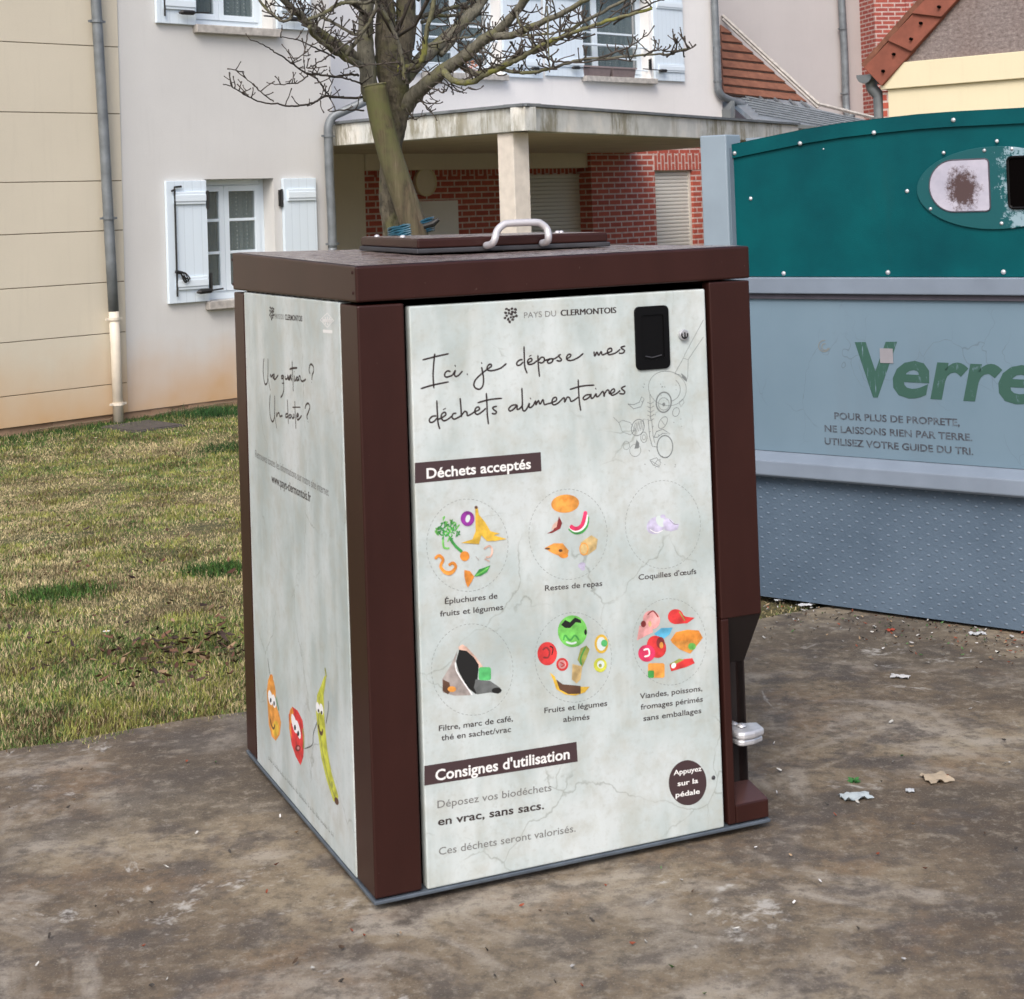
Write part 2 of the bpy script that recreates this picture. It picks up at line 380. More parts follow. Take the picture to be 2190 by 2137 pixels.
M['verre_v'] = mat_faded('flaked_green_letter', (0.035, 0.10, 0.078), (0.17, 0.255, 0.32), (0.34, 0.42), (1.6, 1.6, 0.2), 45)
M['slogan'] = mat_faded('worn_dark_lettering', (0.055, 0.06, 0.075), (0.14, 0.19, 0.235), (0.34, 0.56))
M['sticker'] = flat('pale_sticker_rest', (0.27, 0.265, 0.29), 0.7, var=0.08)
def mat_patch():
    t = NT('worn_white_plate_with_rust'); f = t.noise(45, 6, 0.75)
    g = t.n('TexGradient', gradient_type='SPHERICAL'); mp = t.n('Mapping'); mp.vector_type = 'TEXTURE'
    mp.inputs['Scale'].default_value = (0.085, 0.3, 0.105); t.l(t.co(), mp.inputs[0]); t.l(mp.outputs[0], g.inputs[0])
    s = t.math('ADD', t.math('MULTIPLY', g.outputs['Fac'], 0.62), f); k = t.ramp(s, [(0.66, 0), (0.86, 1)])
    c = t.ramp(t.noise(12, 4), [(0.3, (0.34, 0.34, 0.42)), (0.7, (0.52, 0.50, 0.58))])
    t.col(t.mix(k, c, (0.07, 0.04, 0.04))); return t.set(0.6)
M['patch'] = mat_patch()
def mat_ovalgreen():
    t = NT('scratched_green_plate'); f = t.noise(30, 6, 0.75)
    x = t.xyz()[0]; mr = t.n('MapRange'); mr.inputs['From Min'].default_value = -0.035; mr.inputs['From Max'].default_value = 0.07; mr.inputs['To Min'].default_value = 0.0; mr.inputs['To Max'].default_value = 0.26; t.l(x, mr.inputs[0])
    k = t.ramp(t.math('ADD', f, mr.outputs[0]), [(0.68, 0), (0.74, 0.9)])
    t.col(t.mix(k, (0.0, 0.080, 0.090), (0.28, 0.40, 0.46))); return t.set(0.5)
M['oval'] = mat_ovalgreen()
# tree
def mat_bark(name, c1, c2, moss, sc=14, mossthr=(0.45, 0.62)):
    t = NT(name); f = t.noise(sc * 3, 6, 0.7, stretch=(1, 1, 0.35)); g = t.noise(sc * 0.6, 4, 0.6)
    c = t.ramp(f, [(0.3, c1), (0.7, c2)]); c = t.mix(t.ramp(g, [(mossthr[0], 0), (mossthr[1], 0.85)]), c, moss)
    dk = t.ramp(t.noise(sc * 7, 3, 0.7, stretch=(1, 1, 0.3)), [(0.30, 0.8), (0.42, 0)]); c = t.mix(dk, c, (0.02, 0.018, 0.012))
    t.col(c); t.bump(f, 0.9, 0.012); return t.set(0.9)
M['bark'] = mat_bark('mossy_bark', (0.035, 0.031, 0.022), (0.15, 0.13, 0.09), (0.10, 0.10, 0.04), 14, (0.50, 0.66))
M['limb'] = mat_bark('mossy_limb', (0.085, 0.08, 0.06), (0.20, 0.19, 0.145), (0.15, 0.15, 0.06), 16, (0.50, 0.66))
M['moss'] = mat_bark('yellow_moss', (0.10, 0.10, 0.055), (0.20, 0.19, 0.11), (0.24, 0.245, 0.05), 20, (0.47, 0.60))
M['twig'] = flat('dark_twig', (0.055, 0.045, 0.036), 0.8, var=0.3, scale=20)
def mat_stake():
    t = NT('weathered_stake_wood')
    nz = t.n('TexNoise'); nz.inputs['Scale'].default_value = 7; nz.inputs['Detail'].default_value = 2; t.l(t.co(), nz.inputs[0])
    mx = t.n('MixRGB', blend_type='ADD'); mx.inputs[0].default_value = 0.22; t.l(t.co(), mx.inputs[1]); t.l(nz.outputs['Color'], mx.inputs[2])
    mp = t.n('Mapping'); mp.inputs['Scale'].default_value = (1, 1, 0.10); t.l(mx.outputs[0], mp.inputs[0])
    gr_ = t.noise(34, 6, 0.7, stretch=(1, 1, 0.07), dist=0.8)
    c = t.ramp(gr_, [(0.38, (0.035, 0.022, 0.015)), (0.48, (0.095, 0.066, 0.042)), (0.62, (0.155, 0.125, 0.080))]); c = t.mix(t.ramp(t.noise(40, 5, 0.7, stretch=(1, 1, 0.1)), [(0.35, 0.5), (0.55, 0)]), c, (0.05, 0.04, 0.025))
    z = t.xyz()[2]; mr = t.n('MapRange'); mr.inputs['From Min'].default_value = 1.45; mr.inputs['From Max'].default_value = 1.8; t.l(z, mr.inputs[0])
    k = t.math('MULTIPLY', mr.outputs[0], t.ramp(t.noise(18, 4), [(0.3, 0.2), (0.6, 1)]))
    c = t.mix(t.ramp(t.noise(9, 3), [(0.42, 0), (0.6, 0.6)]), c, (0.085, 0.078, 0.042)); c = t.mix(k, c, (0.095, 0.098, 0.035)); t.col(c); t.bump(gr_, 0.6, 0.005); return t.set(0.9)
M['stake'] = mat_stake()
M['bluetie'] = flat('blue_plastic_tie', (0.012, 0.07, 0.11), 0.4, var=0.4, scale=30)
# ground
def mat_pavement():
    t = NT('worn_wet_pavement')
    a = t.noise(0.9, 6, 0.65, stretch=(0.85, 1.1, 1)); b = t.noise(5, 6, 0.65, stretch=(0.95, 1.05, 1)); c_ = t.noise(30, 5, 0.65); d = t.noise(190, 3, 0.6)
    c = t.ramp(a, [(0.36, (0.083, 0.061, 0.042)), (0.46, (0.142, 0.108, 0.071)), (0.54, (0.215, 0.173, 0.117)), (0.64, (0.284, 0.241, 0.170))])
    c = t.mix(t.ramp(t.noise(1.9, 5, 0.65, stretch=(0.95, 1.05, 1), dist=0.9), [(0.50, 0), (0.60, 0.65)]), c, (0.33, 0.30, 0.255))
    c = t.mix(t.ramp(b, [(0.50, 0), (0.60, 0.85)]), c, (0.083, 0.068, 0.057))
    c = t.mix(t.ramp(t.noise(3.1, 5, 0.7), [(0.53, 0), (0.66, 0.55)]), c, (0.191, 0.125, 0.069))
    g_ = t.noise(0.55, 4, 0.6, stretch=(0.9, 1.1, 1), dist=0.9); c = t.mix(t.ramp(g_, [(0.42, 0.75), (0.50, 0)]), c, (0.073, 0.058, 0.043))
    e_ = t.noise(14, 6, 0.75); c = t.mix(t.ramp(e_, [(0.38, 0.55), (0.48, 0)]), c, (0.056, 0.045, 0.035)); c = t.mix(t.ramp(e_, [(0.54, 0), (0.66, 0.5)]), c, (0.304, 0.264, 0.202))
    c = t.mix(t.ramp(c_, [(0.36, 0.5), (0.47, 0)]), c, (0.066, 0.054, 0.042))
    c = t.mix(t.ramp(c_, [(0.56, 0), (0.68, 0.45)]), c, (0.310, 0.284, 0.233))
    c = t.mix(t.ramp(d, [(0.60, 0), (0.68, 0.4)]), c, (0.383, 0.356, 0.302)); c = t.mix(t.ramp(d, [(0.32, 0.5), (0.40, 0)]), c, (0.033, 0.028, 0.023))
    w = t.noise(1.7, 6, 0.78, dist=0.8); c = t.mix(t.math('MULTIPLY', t.ramp(w, [(0.585, 0), (0.63, 0.75)]), t.ramp(e_, [(0.42, 0), (0.52, 1)])), c, (0.409, 0.396, 0.365))
    t.col(c); t.bump(t.math('ADD', t.math('MULTIPLY', c_, 1.0), t.math('MULTIPLY', d, 0.5)), 0.35, 0.006)
    r = t.ramp(b, [(0.35, 0.85), (0.68, 0.6)]); t.l(r, t.b.inputs['Roughness']); return t.m
M['pave'] = mat_pavement()
def mat_lawn():
    t = NT('lawn_soil'); a = t.noise(2.2, 5, 0.65); b = t.noise(26, 5, 0.7)
    c = t.ramp(a, [(0.3, (0.085, 0.105, 0.026)), (0.5, (0.15, 0.13, 0.05)), (0.7, (0.19, 0.145, 0.07))])
    c = t.mix(t.ramp(b, [(0.35, 0.8), (0.6, 0)]), c, (0.035, 0.034, 0.015)); c = t.mix(t.ramp(t.noise(60, 3), [(0.6, 0), (0.75, 0.5)]), c, (0.30, 0.27, 0.12))
    t.col(c); t.bump(b, 1.0, 0.03); return t.set(0.95)
M['lawn'] = mat_lawn()
def mat_attr(name, rough=0.8):
    t = NT(name); a = t.n('VertexColor', layer_name='Col'); t.col(a.outputs['Color']); return t.set(rough, 0, 0.15)
M['blade'] = mat_attr('grass_blades')
M['leaf'] = mat_attr('dead_leaves')
M['cover'] = flat('dark_cover', (0.07, 0.06, 0.055), 0.8, var=0.3, scale=20, bump=0.4)

# ------------------------------------------------------------------ lettering helpers
def text_polys(s, bold=0.0, shear=0.0):
    cu = bpy.data.curves.new('t', 'FONT'); cu.body = s; cu.size = 1; cu.offset = bold; cu.shear = shear; cu.resolution_u = 3; cu.fill_mode = 'FRONT'
    o = bpy.data.objects.new('t', cu); C.objects.link(o); dg = bpy.context.evaluated_depsgraph_get(); dg.update()
    me = bpy.data.meshes.new_from_object(o.evaluated_get(dg))
    v = [(q.co.x, q.co.y) for q in me.vertices]; f = [tuple(p.vertices) for p in me.polygons]
    bpy.data.objects.remove(o); bpy.data.curves.remove(cu); bpy.data.meshes.remove(me); return v, f
def put_text(mb, s, A, B, cap, to3, bold=0.0, shear=0.0, capref=0.73):
    """text from baseline point A to B (2-D face coordinates), capital height cap, to3 maps a 2-D face point to 3-D"""
    v, f = text_polys(s, bold, shear)
    x0 = min(p[0] for p in v); x1 = max(p[0] for p in v)
    A = Vector(A); B = Vector(B); ex = B - A; L = ex.length; ex.normalize(); ey = Vector((-ex.y, ex.x))
    if ey.y < 0: ey = -ey
    pts = [A + ex * ((p[0] - x0) / (x1 - x0) * L) + ey * (p[1] / capref * cap) for p in v]
    mb.add([to3(p) for p in pts], f)
def stroke(mb, pts, w, to3, taper=True):
    """flat pen stroke along 2-D face points"""
    P = [Vector((p[0], p[1])) for p in pts]; n = len(P)
    if n < 2: return
    L = []; R = []
    for i in range(n):
        t = P[min(i + 1, n - 1)] - P[max(i - 1, 0)]
        if t.length < 1e-9: t = Vector((1, 0))
        t.normalize(); q = Vector((-t.y, t.x)); k = w * 0.5
        if taper and (i == 0 or i == n - 1): k *= 0.6
        L.append(P[i] + q * k); R.append(P[i] - q * k)
    mb.add([to3(p) for p in L + R], [(i, i + 1, n + i + 1, n + i) for i in range(n - 1)])
def ell(cx, cy, rx, ry, rot=0, n=28, a0=0, a1=2 * PI):
    r = math.radians(rot); out = []
    for k in range(n + (0 if a1 - a0 > 6.2 else 1)):
        a = a0 + (a1 - a0) * k / n; x = rx * math.cos(a); y = ry * math.sin(a)
        out.append((cx + x * math.cos(r) - y * math.sin(r), cy + x * math.sin(r) + y * math.cos(r)))
    return out

# ================================================================== SETTING: ground, pavement, lawn
EA = on_z(0, 1610, 0); EB = on_z(521, 1518, 0)            # the edge where lawn meets pavement
ED = (EB - EA).normalized(); EN = Vector((-ED.y, ED.x, 0))
def edge_off(s): return 0.05 * noise.noise(Vector((s * 2.1, 3.3, 0))) + 0.035 * noise.noise(Vector((s * 7.0, 1.3, 0))) + 0.02 * noise.noise(Vector((s * 23.0, 1.3, 0)))
def lawn_z(x, y):
    d = (Vector((x, y, 0)) - EA).dot(EN); k = min(max(d / 7.5, 0), 1); return -0.012 - 0.275 * k * k * (3 - 2 * k) * 1.0
g = MB(); g.quad((-300, -200, -0.9), (300, -200, -0.9), (300, 400, -0.9), (-300, 400, -0.9))
tag(g.build('ground', M['lawn']), kind='structure')
pv = MB(); N = 260; top = []
for i in range(N + 1):
    s = -12 + 34 * i / N; p = EA + ED * s + EN * edge_off(s); top.append(p)
far = []
for i, p in enumerate(top): far.append(p - EN * 30)
vs = [(p.x, p.y, 0) for p in top] + [(p.x, p.y, 0) for p in far] + [(p.x, p.y, -0.12) for p in top]
n1 = N + 1
pv.add(vs, [(i, i + 1, n1 + i + 1, n1 + i) for i in range(N)] + [(2 * n1 + i, 2 * n1 + i + 1, i + 1, i) for i in range(N)])
tag(pv.build('pavement', M['pave']), kind='structure')
lw = MB(); NX, NY = 80, 60
vs = []
for j in range(NY + 1):
    for i in range(NX + 1):
        s = -12 + 34 * i / NX; d = -0.10 + 22 * (j / NY) ** 1.5; p = EA + ED * s + EN * d
        vs.append((p.x, p.y, lawn_z(p.x, p.y) + (0.012 * noise.noise(Vector((p.x * 1.5, p.y * 1.5, 0))) if j > 3 else -0.03 + 0.01 * j)))
lw.add(vs, [(j * (NX + 1) + i, j * (NX + 1) + i + 1, (j + 1) * (NX + 1) + i + 1, (j + 1) * (NX + 1) + i) for j in range(NY) for i in range(NX)])
tag(lw.build('lawn', M['lawn'], smooth=True), kind='structure')

# ================================================================== APARTMENT BUILDING
BF = Frame(-3.38, 14.0, -0.21, math.radians(45.0))
bld = empty('apartment_building', BF)
tag(bld, 'pale rendered apartment building with cream clad left wing, white shutters and red brick porch', 'building')
RC = 2.53                                    # how far the right-hand facade stands back from the left one
xc = BF.fy(712, 300)[0]                      # right corner of the left wing
xs = BF.fy(262, 450)[0]                      # joint between cream cladding and grey render
def wall_grid(mb, x0, x1, z0, z1, holes, y, depth=0.22):
    xs_ = sorted({x0, x1, *[h[0] for h in holes], *[h[1] for h in holes]}); zs_ = sorted({z0, z1, *[h[2] for h in holes], *[h[3] for h in holes]})
    for a, b in zip(xs_, xs_[1:]):
        for c, d in zip(zs_, zs_[1:]):
            mx, mz = (a + b) / 2, (c + d) / 2
            if any(h[0] < mx < h[1] and h[2] < mz < h[3] for h in holes): continue
            if a < x0 - 1e-6 or b > x1 + 1e-6: continue
            mb.quad((a, y, c), (b, y, c), (b, y, d), (a, y, d))
    for a, b, c, d in holes:
        Y = y + depth
        mb.quad((a, y, c), (a, Y, c), (a, Y, d), (a, y, d)); mb.quad((b, y, c), (b, y, d), (b, Y, d), (b, Y, c))
        mb.quad((a, y, d), (b, y, d), (b, Y, d), (a, Y, d)); mb.quad((a, y, c), (a, Y, c), (b, Y, c), (b, y, c))
def X1(px, py, y=0): return BF.fy(px, py, y)[0]
def Z1(px, py, y=0): return BF.fy(px, py, y)[1]
# window openings of the left wing
G = (X1(441, 500), X1(588, 500), Z1(500, 640), Z1(510, 382.5))
U = (X1(417, 20), X1(582, 20), Z1(497, 58), Z1(497, 58) + 1.22)
w = MB(); wall_grid(w, xs, xc, 0, 6.2, [G, U], 0)
w.quad((xc, 0, 0), (xc, RC, 0), (xc, RC, 6.2), (xc, 0, 6.2)); w.quad((xs, 0, 6.2), (xc, 0, 6.2), (xc, 8, 6.2), (xs, 8, 6.2))
w.build('wall', M['wall'], bld)
# cream cladding with grooves
gz = [Z1(0, v) for v in (850.5, 735, 620, 503.8, 391.8, 240.6, 89.8)]
while gz[-1] < 6: gz.append(gz[-1] + 0.55)
cl = MB(); zz = [0] + gz; XL = -9.0
for a, b in zip(zz, zz[1:]):
    lo_ = a + (0.007 if a > 0 else 0); cl.box(XL, xs - 0.004, -0.012, 0.30, lo_, b)
cl.build('cladding', M['wallcream'], bld, bevel=0.002)
cb_ = MB(); cb_.quad((XL, 0.004, 0), (xs, 0.004, 0), (xs, 0.004, 6.2), (XL, 0.004, 6.2)); cb_.build('cladding_backing', M['groove'], bld)
pl = MB()
for i in range(60):
    a = XL + (xc - XL) * i / 60; b = XL + (xc - XL) * (i + 1) / 60; q = 0.018 + 0.012 * random.random(); pl.box(a, b, q - 0.012, 0.3, -0.35, -0.006 - 0.0)
pl.build('plinth', M['plinth'], bld)
ck = MB()
def crackline(px0, py0, px1, py1):
    a = BF.fy(px0, py0, 0.0); b = BF.fy(px1, py1, 0.0); pts = []
    for i in range(24):
        t = i / 23; pts.append((a[0] + (b[0] - a[0]) * t, -0.002, a[1] + (b[1] - a[1]) * t + random.uniform(-0.006, 0.006)))
    ck.tube(pts, 0.004, 4)
crackline(60, 922, 240, 895); crackline(285, 895, 500, 858)
ck.build('plinth_crack', M['groove'], bld)

def window(parent, x0, x1, z0, z1, y, muntins, mull=0.5, bars=False, wf=0.055):
    """two-sash casement in the frame of its building, recessed at y"""
    f = MB(); ym = y
    f.box(x0, x0 + wf, ym, ym + 0.05, z0, z1); f.box(x1 - wf, x1, ym, ym + 0.05, z0, z1)
    f.box(x0 + wf, x1 - wf, ym, ym + 0.05, z1 - wf, z1); f.box(x0 + wf, x1 - wf, ym, ym + 0.05, z0, z0 + wf * 1.3)
    fo = f.build('window', M['whitepvc'], parent, bevel=0.004)
    xm = x0 + (x1 - x0) * mull; wi = wf * 0.95; ix0, ix1, iz0, iz1 = x0 + wf + 0.002, x1 - wf - 0.002, z0 + wf * 1.3 + 0.002, z1 - wf - 0.002
    for a, b in ((ix0, xm - 0.002), (xm + 0.002, ix1)):
        s = MB(); ys = ym - 0.014
        s.box(a, a + wi, ys, ys + 0.045, iz0, iz1); s.box(b - wi, b, ys, ys + 0.045, iz0, iz1)
        s.box(a + wi, b - wi, ys, ys + 0.045, iz1 - wi, iz1); s.box(a + wi, b - wi, ys, ys + 0.045, iz0, iz0 + wi)
        for mz in muntins: s.box(a + wi, b - wi, ys + 0.006, ys + 0.032, mz - 0.013, mz + 0.013)
        s.build('sash', M['whitepvc'], fo, bevel=0.003)
        p = MB(); p.box(a + wi, b - wi, ys + 0.018, ys + 0.022, iz0 + wi, iz1 - wi); p.build('pane', M['glass'], fo)
        c = MB(); n = 50; vs = []; xa, xb = a + wi * 0.4, b - wi * 0.4
        for i in range(n + 1):
            t = i / n; xx = xa + (xb - xa) * t; yy = ym + 0.085 + 0.018 * math.sin(t * 38 + a * 9) + 0.012 * math.sin(t * 17 + 1)
            vs += [(xx, yy, iz0), (xx, yy, iz1)]
        c.add(vs, [(2 * i, 2 * i + 2, 2 * i + 3, 2 * i + 1) for i in range(n)]); c.build('curtain', M['curtain'], fo, smooth=True)
    r = MB(); r.quad((x0, ym + 0.3, z0), (x1, ym + 0.3, z0), (x1, ym + 0.3, z1), (x0, ym + 0.3, z1)); r.quad((x0, ym + 0.05, z1), (x1, ym + 0.05, z1), (x1, ym + 0.3, z1), (x0, ym + 0.3, z1))
    r.quad((x0, ym + 0.05, z0), (x1, ym + 0.05, z0), (x1, ym + 0.3, z0), (x0, ym + 0.3, z0)); r.build('room_shade', M['room'], fo)
    return fo
def shutter(parent, x0, x1, z0, z1, y, battens, rod=None, lean=0.0):
    s = MB(); t = 0.035; s.box(x0, x1, y - t, y, z0, z1)
    so = s.build('shutter', M['shutter'], parent, bevel=0.004)
    for bz in battens:
        b = MB(); q = (x1 - x0) * (0.17 if rod else 0.10)
        b.box(x0 + q, x1 - 0.02, y - t - 0.018, y - t, bz - 0.055, bz + 0.055); b.box(x0 + q, x1 - 0.02, y - t - 0.026, y - t - 0.018, bz - 0.03, bz + 0.03)
        b.build('batten', M['whitepvc'], so, bevel=0.004)
    if rod:
        r = MB(); xr = x0 + (x1 - x0) * rod; r.tube([(xr, y - t - 0.02, z0 + 0.06), (xr, y - t - 0.02, z1 - 0.07)], 0.0085, 6)
        r.tube([(xr - 0.03, y - t - 0.02, z1 - 0.09), (xr, y - t - 0.02, z1 - 0.075), (xr, y - t - 0.02, z1 - 0.055), (xr + 0.07, y - t - 0.02, z1 - 0.05)], 0.010, 6)
        r.build('locking_rod', M['iron'], so)
    return so
def stopper(so, x0, x1, z, y, flip=1):
    s = MB(); s.tube([(x0, y - 0.05, z), (x0 + 0.03 * flip, y - 0.06, z + 0.005), (x0 + 0.14 * flip, y - 0.06, z + 0.008), (x0 + 0.17 * flip, y - 0.055, z + 0.01)], [0.008, 0.022, 0.022, 0.008], 8)
    s.tube([(x0 + 0.16 * flip, y - 0.055, z + 0.01), (x1, y - 0.055, z + 0.018)], 0.008, 6)
    s.build('shutter_stay', M['iron'], so)
def hinge(so, x, z, y, w=0.03, h=0.075):
    s = MB(); s.box(x - w * 0.5, x + w * 0.5, y - 0.03, y - 0.002, z - h, z + h); s.tube([(x, y - 0.035, z - h * 1.1), (x, y - 0.035, z + h * 1.1)], 0.011, 6); s.build('hinge', M['iron'], so)

# ground-floor window
wg = window(bld, G[0] + 0.0, G[1], G[2], G[3], 0.16, [Z1(500, 470, .15), Z1(500, 539, .15)], 0.40)
sl = MB(); sl.box(G[0] - 0.03, G[1] + 0.05, -0.07, 0.16, G[2] - 0.075, G[2] - 0.001); sl.build('sill', M['stone'], wg, bevel=0.006)
zb, zt = Z1(400, 647), Z1(395, 387)
sh = shutter(bld, X1(353, 500), X1(439, 500), zb, zt, -0.004, [Z1(400, 424), Z1(410, 605)], 0.17)
stopper(sh, X1(410, 625), X1(466, 622), Z1(430, 624), -0.03); hinge(sh, X1(438, 430), Z1(438, 428), -0.01); hinge(sh, X1(446, 603), Z1(446, 603), -0.01)
rp = MB(); kx, kz = X1(372, 583), Z1(372, 583)
for dx, dz in ((0.10, -0.075), (0.075, -0.085), (0.115, -0.06)):
    rp.tube(smooth_path([(kx, -0.07, kz), (kx + dx * .5, -0.085, kz - 0.005), (kx + dx, -0.075, kz + dz), (kx + dx * .6, -0.085, kz + dz * .9), (kx + 0.02, -0.08, kz - 0.015)]), 0.0055, 5)
rp.tube([(kx - 0.03, -0.075, kz + 0.01), (kx + 0.03, -0.08, kz - 0.005)], 0.017, 6)
tag(rp.build('cord', M['iron'], None), 'black cord knotted round the rod of the ground floor left shutter', 'cord')
bpy.data.objects['cord'].location = BF.o; bpy.data.objects['cord'].rotation_euler = (0, 0, BF.yaw)
sh = shutter(bld, X1(603, 480), X1(673, 480), zb + 0.0, Z1(635, 381.5), -0.004, [Z1(636, 417), Z1(636, 417) - 0.78])
hinge(sh, X1(597, 424), Z1(597, 424), -0.006)
# upper window of the left wing
wu = window(bld, U[0], U[1], U[2], U[3], 0.16, [U[2] + 0.62], 0.42)
sl = MB(); sl.box(U[0] - 0.03, U[1] + 0.05, -0.07, 0.16, U[2] - 0.075, U[2] - 0.001); sl.build('sill', M['stone'], wu, bevel=0.006)
sh = shutter(bld, X1(330, 30), X1(415, 30), Z1(370, 52), Z1(370, 52) + 1.27, -0.004, [Z1(375, 9), Z1(375, 9) + 0.8], 0.17)
stopper(sh, X1(372, 32), X1(436, 33), Z1(400, 31.5), -0.03)
sh = shutter(bld, X1(588, 30), X1(660, 30), Z1(620, 64), Z1(620, 64) + 1.27, -0.004, [Z1(620, 64) + 0.22, Z1(620, 64) + 1.02])
stopper(sh, X1(605, 41), X1(553, 42), Z1(580, 42), -0.03, 1)

# right-hand facade, set back, with two upper windows
def X2(px, py, y=RC): return BF.fy(px, py, y)[0]
def Z2(px, py, y=RC): return BF.fy(px, py, y)[1]
xe = X2(1541, 120)
P2 = (X2(902, 80), X2(1070, 80), Z2(1000, 158), Z2(1000, 158) + 1.25)
P3 = (X2(1244, 80), X2(1389, 80), Z2(1320, 166), Z2(1320, 166) + 1.25)
zroof = 2.50                                  # level of the porch roof behind the fascia
w = MB(); wall_grid(w, xc - 0.5, xe, zroof - 0.08, 6.2, [P2, P3], RC); w.quad((xe, RC, zroof - 0.3), (xe, RC + 6, zroof - 0.3), (xe, RC + 6, 6.2), (xe, RC, 6.2))
w.build('upper_wall', M['wallback'], bld)
for (P, mull, sp, a, b) in ((P2, 0.5, (822, 896), (1073, 1155), 170), (P3, 0.30, (1163, 1243), (1395, 1458), 176)):
    wi = window(bld, P[0], P[1], P[2], P[3], RC + 0.16, [P[2] + 0.28, P[2] + 0.62], mull)
    s = MB(); s.box(P[0] - 0.03, P[1] + 0.05, RC - 0.09, RC + 0.16, P[2] - 0.075, P[2] - 0.001); s.build('sill', M['stone'], wi, bevel=0.006)
    r = MB(); zr = P[2] + 0.44
    r.tube([(P[0], RC + 0.06, zr), (P[1], RC + 0.06, zr)], 0.018, 8); r.tube([(P[0], RC + 0.06, P[2] + 0.12), (P[1], RC + 0.06, P[2] + 0.12)], 0.012, 8); r.build('safety_bar', M['whitepvc'], wi)
    for (p0, p1), py in ((sp, b - 9), (a, b - 6)):
        z0 = Z2((p0 + p1) / 2, py); z0 = P[2] - 0.02
        sh = shutter(bld, X2(p0, 100), X2(p1, 100), z0, z0 + 1.3, RC - 0.004, [z0 + 0.18, z0 + 1.08])
        if p0 < 1200: stopper(sh, X2(p1 - 30, 148), X2(p1 + 8, 148), z0 + 0.11, RC - 0.03)
        else: stopper(sh, X2(1400, 152), X2(1366, 152), z0 + 0.13, RC - 0.03)
        if p0 > 1390: hinge(sh, X2(1388, 140), z0 + 0.22, RC - 0.005)

# porch: ground floor walls
zpb = 0.0 - 0.3
xb0 = X2(782, 450); zbm = Z2(1087, 361)
w = MB(); w.box(xc - 0.6, xb0, RC + 0.002, RC + 0.3, zpb, zroof - 0.1)
w.box(xb0, X2(1333, 340), RC - 0.02, RC + 0.28, zbm, zroof - 0.1)
w.build('porch_wall', M['beam'], bld)
yb = RC + 0.18
w = MB(); w.quad((xb0, yb, zpb), (X2(1300, 400), yb, zpb), (X2(1300, 400), yb, zroof), (xb0, yb, zroof))
w.build('brick_wall', M['brick'], bld)
yf = RC - 0.08                                 # brick pier standing forward
xp = BF.fy(1267, 450, yf)[0]; x2a, x2b = BF.fy(1403, 450, yf)[0], BF.fy(1484, 450, yf)[0]; z2t = BF.fy(1440, 364, yf)[1]
w = MB(); wall_grid(w, xp, xp + 6.0, zpb, zroof, [(x2a, x2b, -0.2, z2t)], yf, 0.10); w.quad((xp, yf, zpb), (xp, yf + 0.26, zpb), (xp, yf + 0.26, zroof), (xp, yf, zroof))
w.build('brick_wall', M['brick'], bld)
w = MB(); w.box(x2a - 0.02, x2b + 0.35, yf - 0.006, yf, z2t, z2t + 0.24); w.build('brick_lintel', M['soldier'], bld)
w = MB(); xr0, xr1 = BF.fy(1100, 450, yb)[0], BF.fy(1246, 450, yb)[0]; z1t = BF.fy(1200, 373, yb)[1]; w.box(xb0 + 0.3, BF.fy(1265, 400, yb)[0], yb - 0.008, yb, z1t, zbm + 0.02); w.build('brick_lintel', M['soldier'], bld)
def roller(x0, x1, z0, z1, y):
    r = MB(); r.box(x0 + 0.03, x1 - 0.04, y - 0.03, y, z0, z1 - 0.02); ro = r.build('roller_shutter', M['roller'], bld)
    f = MB(); f.box(x0, x0 + 0.03, y - 0.05, y, z0, z1); f.box(x1 - 0.04, x1, y - 0.05, y, z0, z1); f.box(x0 + 0.03, x1 - 0.04, y - 0.05, y, z1 - 0.02, z1); f.build('frame', M['column'], ro, bevel=0.003)
roller(xr0, xr1, -0.1, z1t, yb - 0.004); roller(x2a, x2b, -0.1, z2t, yf + 0.09)
lp = MB(); c = BF.fy(904, 390, yb); R_ = 0.165
lp.tube([(c[0], yb, c[1]), (c[0], yb - 0.06, c[1])], R_, 32)
lo2 = lp.build('wall_lamp', M['beam'], bld, bevel=0.01); lr = MB(); lr.tube([(c[0] + R_ * math.cos(a), yb - 0.062, c[1] + R_ * math.sin(a)) for a in [2 * PI * k / 32 for k in range(33)]], 0.012, 6); lr.build('rim', M['wallyellow'], lo2)
mb_ = MB(); a = BF.fy(895, 431, yb); b = BF.fy(979, 520, yb); mb_.box(a[0], b[0], yb - 0.03, yb, b[1], a[1]); mb_.build('meter_cabinet', M['wallback'], bld, bevel=0.005)
# porch roof and fascia
def LB(px, py, y): return BF.loc(at_depth(px, py, y))
Fc = at_depth(1121, 228, 13.72)
cx_, cy_ = Fc.x, Fc.y
pA = BF.M @ Vector((xc, 0, 0)); pA = Vector((pA.x, pA.y)); pC = Vector((cx_, cy_)); dF = Vector((0.5, 0.866))
zt_w = Fc.z; zb_w = at_depth(1121, 280, 13.72).z
t = 0; pD = pC + dF * 6.6
def fasc(p, q, z0, z1, th, name):
    d = (q - p).normalized(); nrm = Vector((-d.y, d.x)) ; 
    if nrm.y < 0: nrm = -nrm
    pts = [p, q, q + nrm * th, p + nrm * th]
    mb = MB(); lv = [BF.loc((a.x, a.y, z0)) for a in pts] + [BF.loc((a.x, a.y, z1)) for a in pts]; mb.hexa(lv); return mb.build(name, M['fascia'], bld, bevel=0.006)
fasc(pA + Vector((0.0, 0.0)), pC, zb_w, zt_w, 0.14, 'canopy_fascia'); fasc(pC + dF * 0.002, pD, zb_w, zt_w, 0.14, 'canopy_fascia')
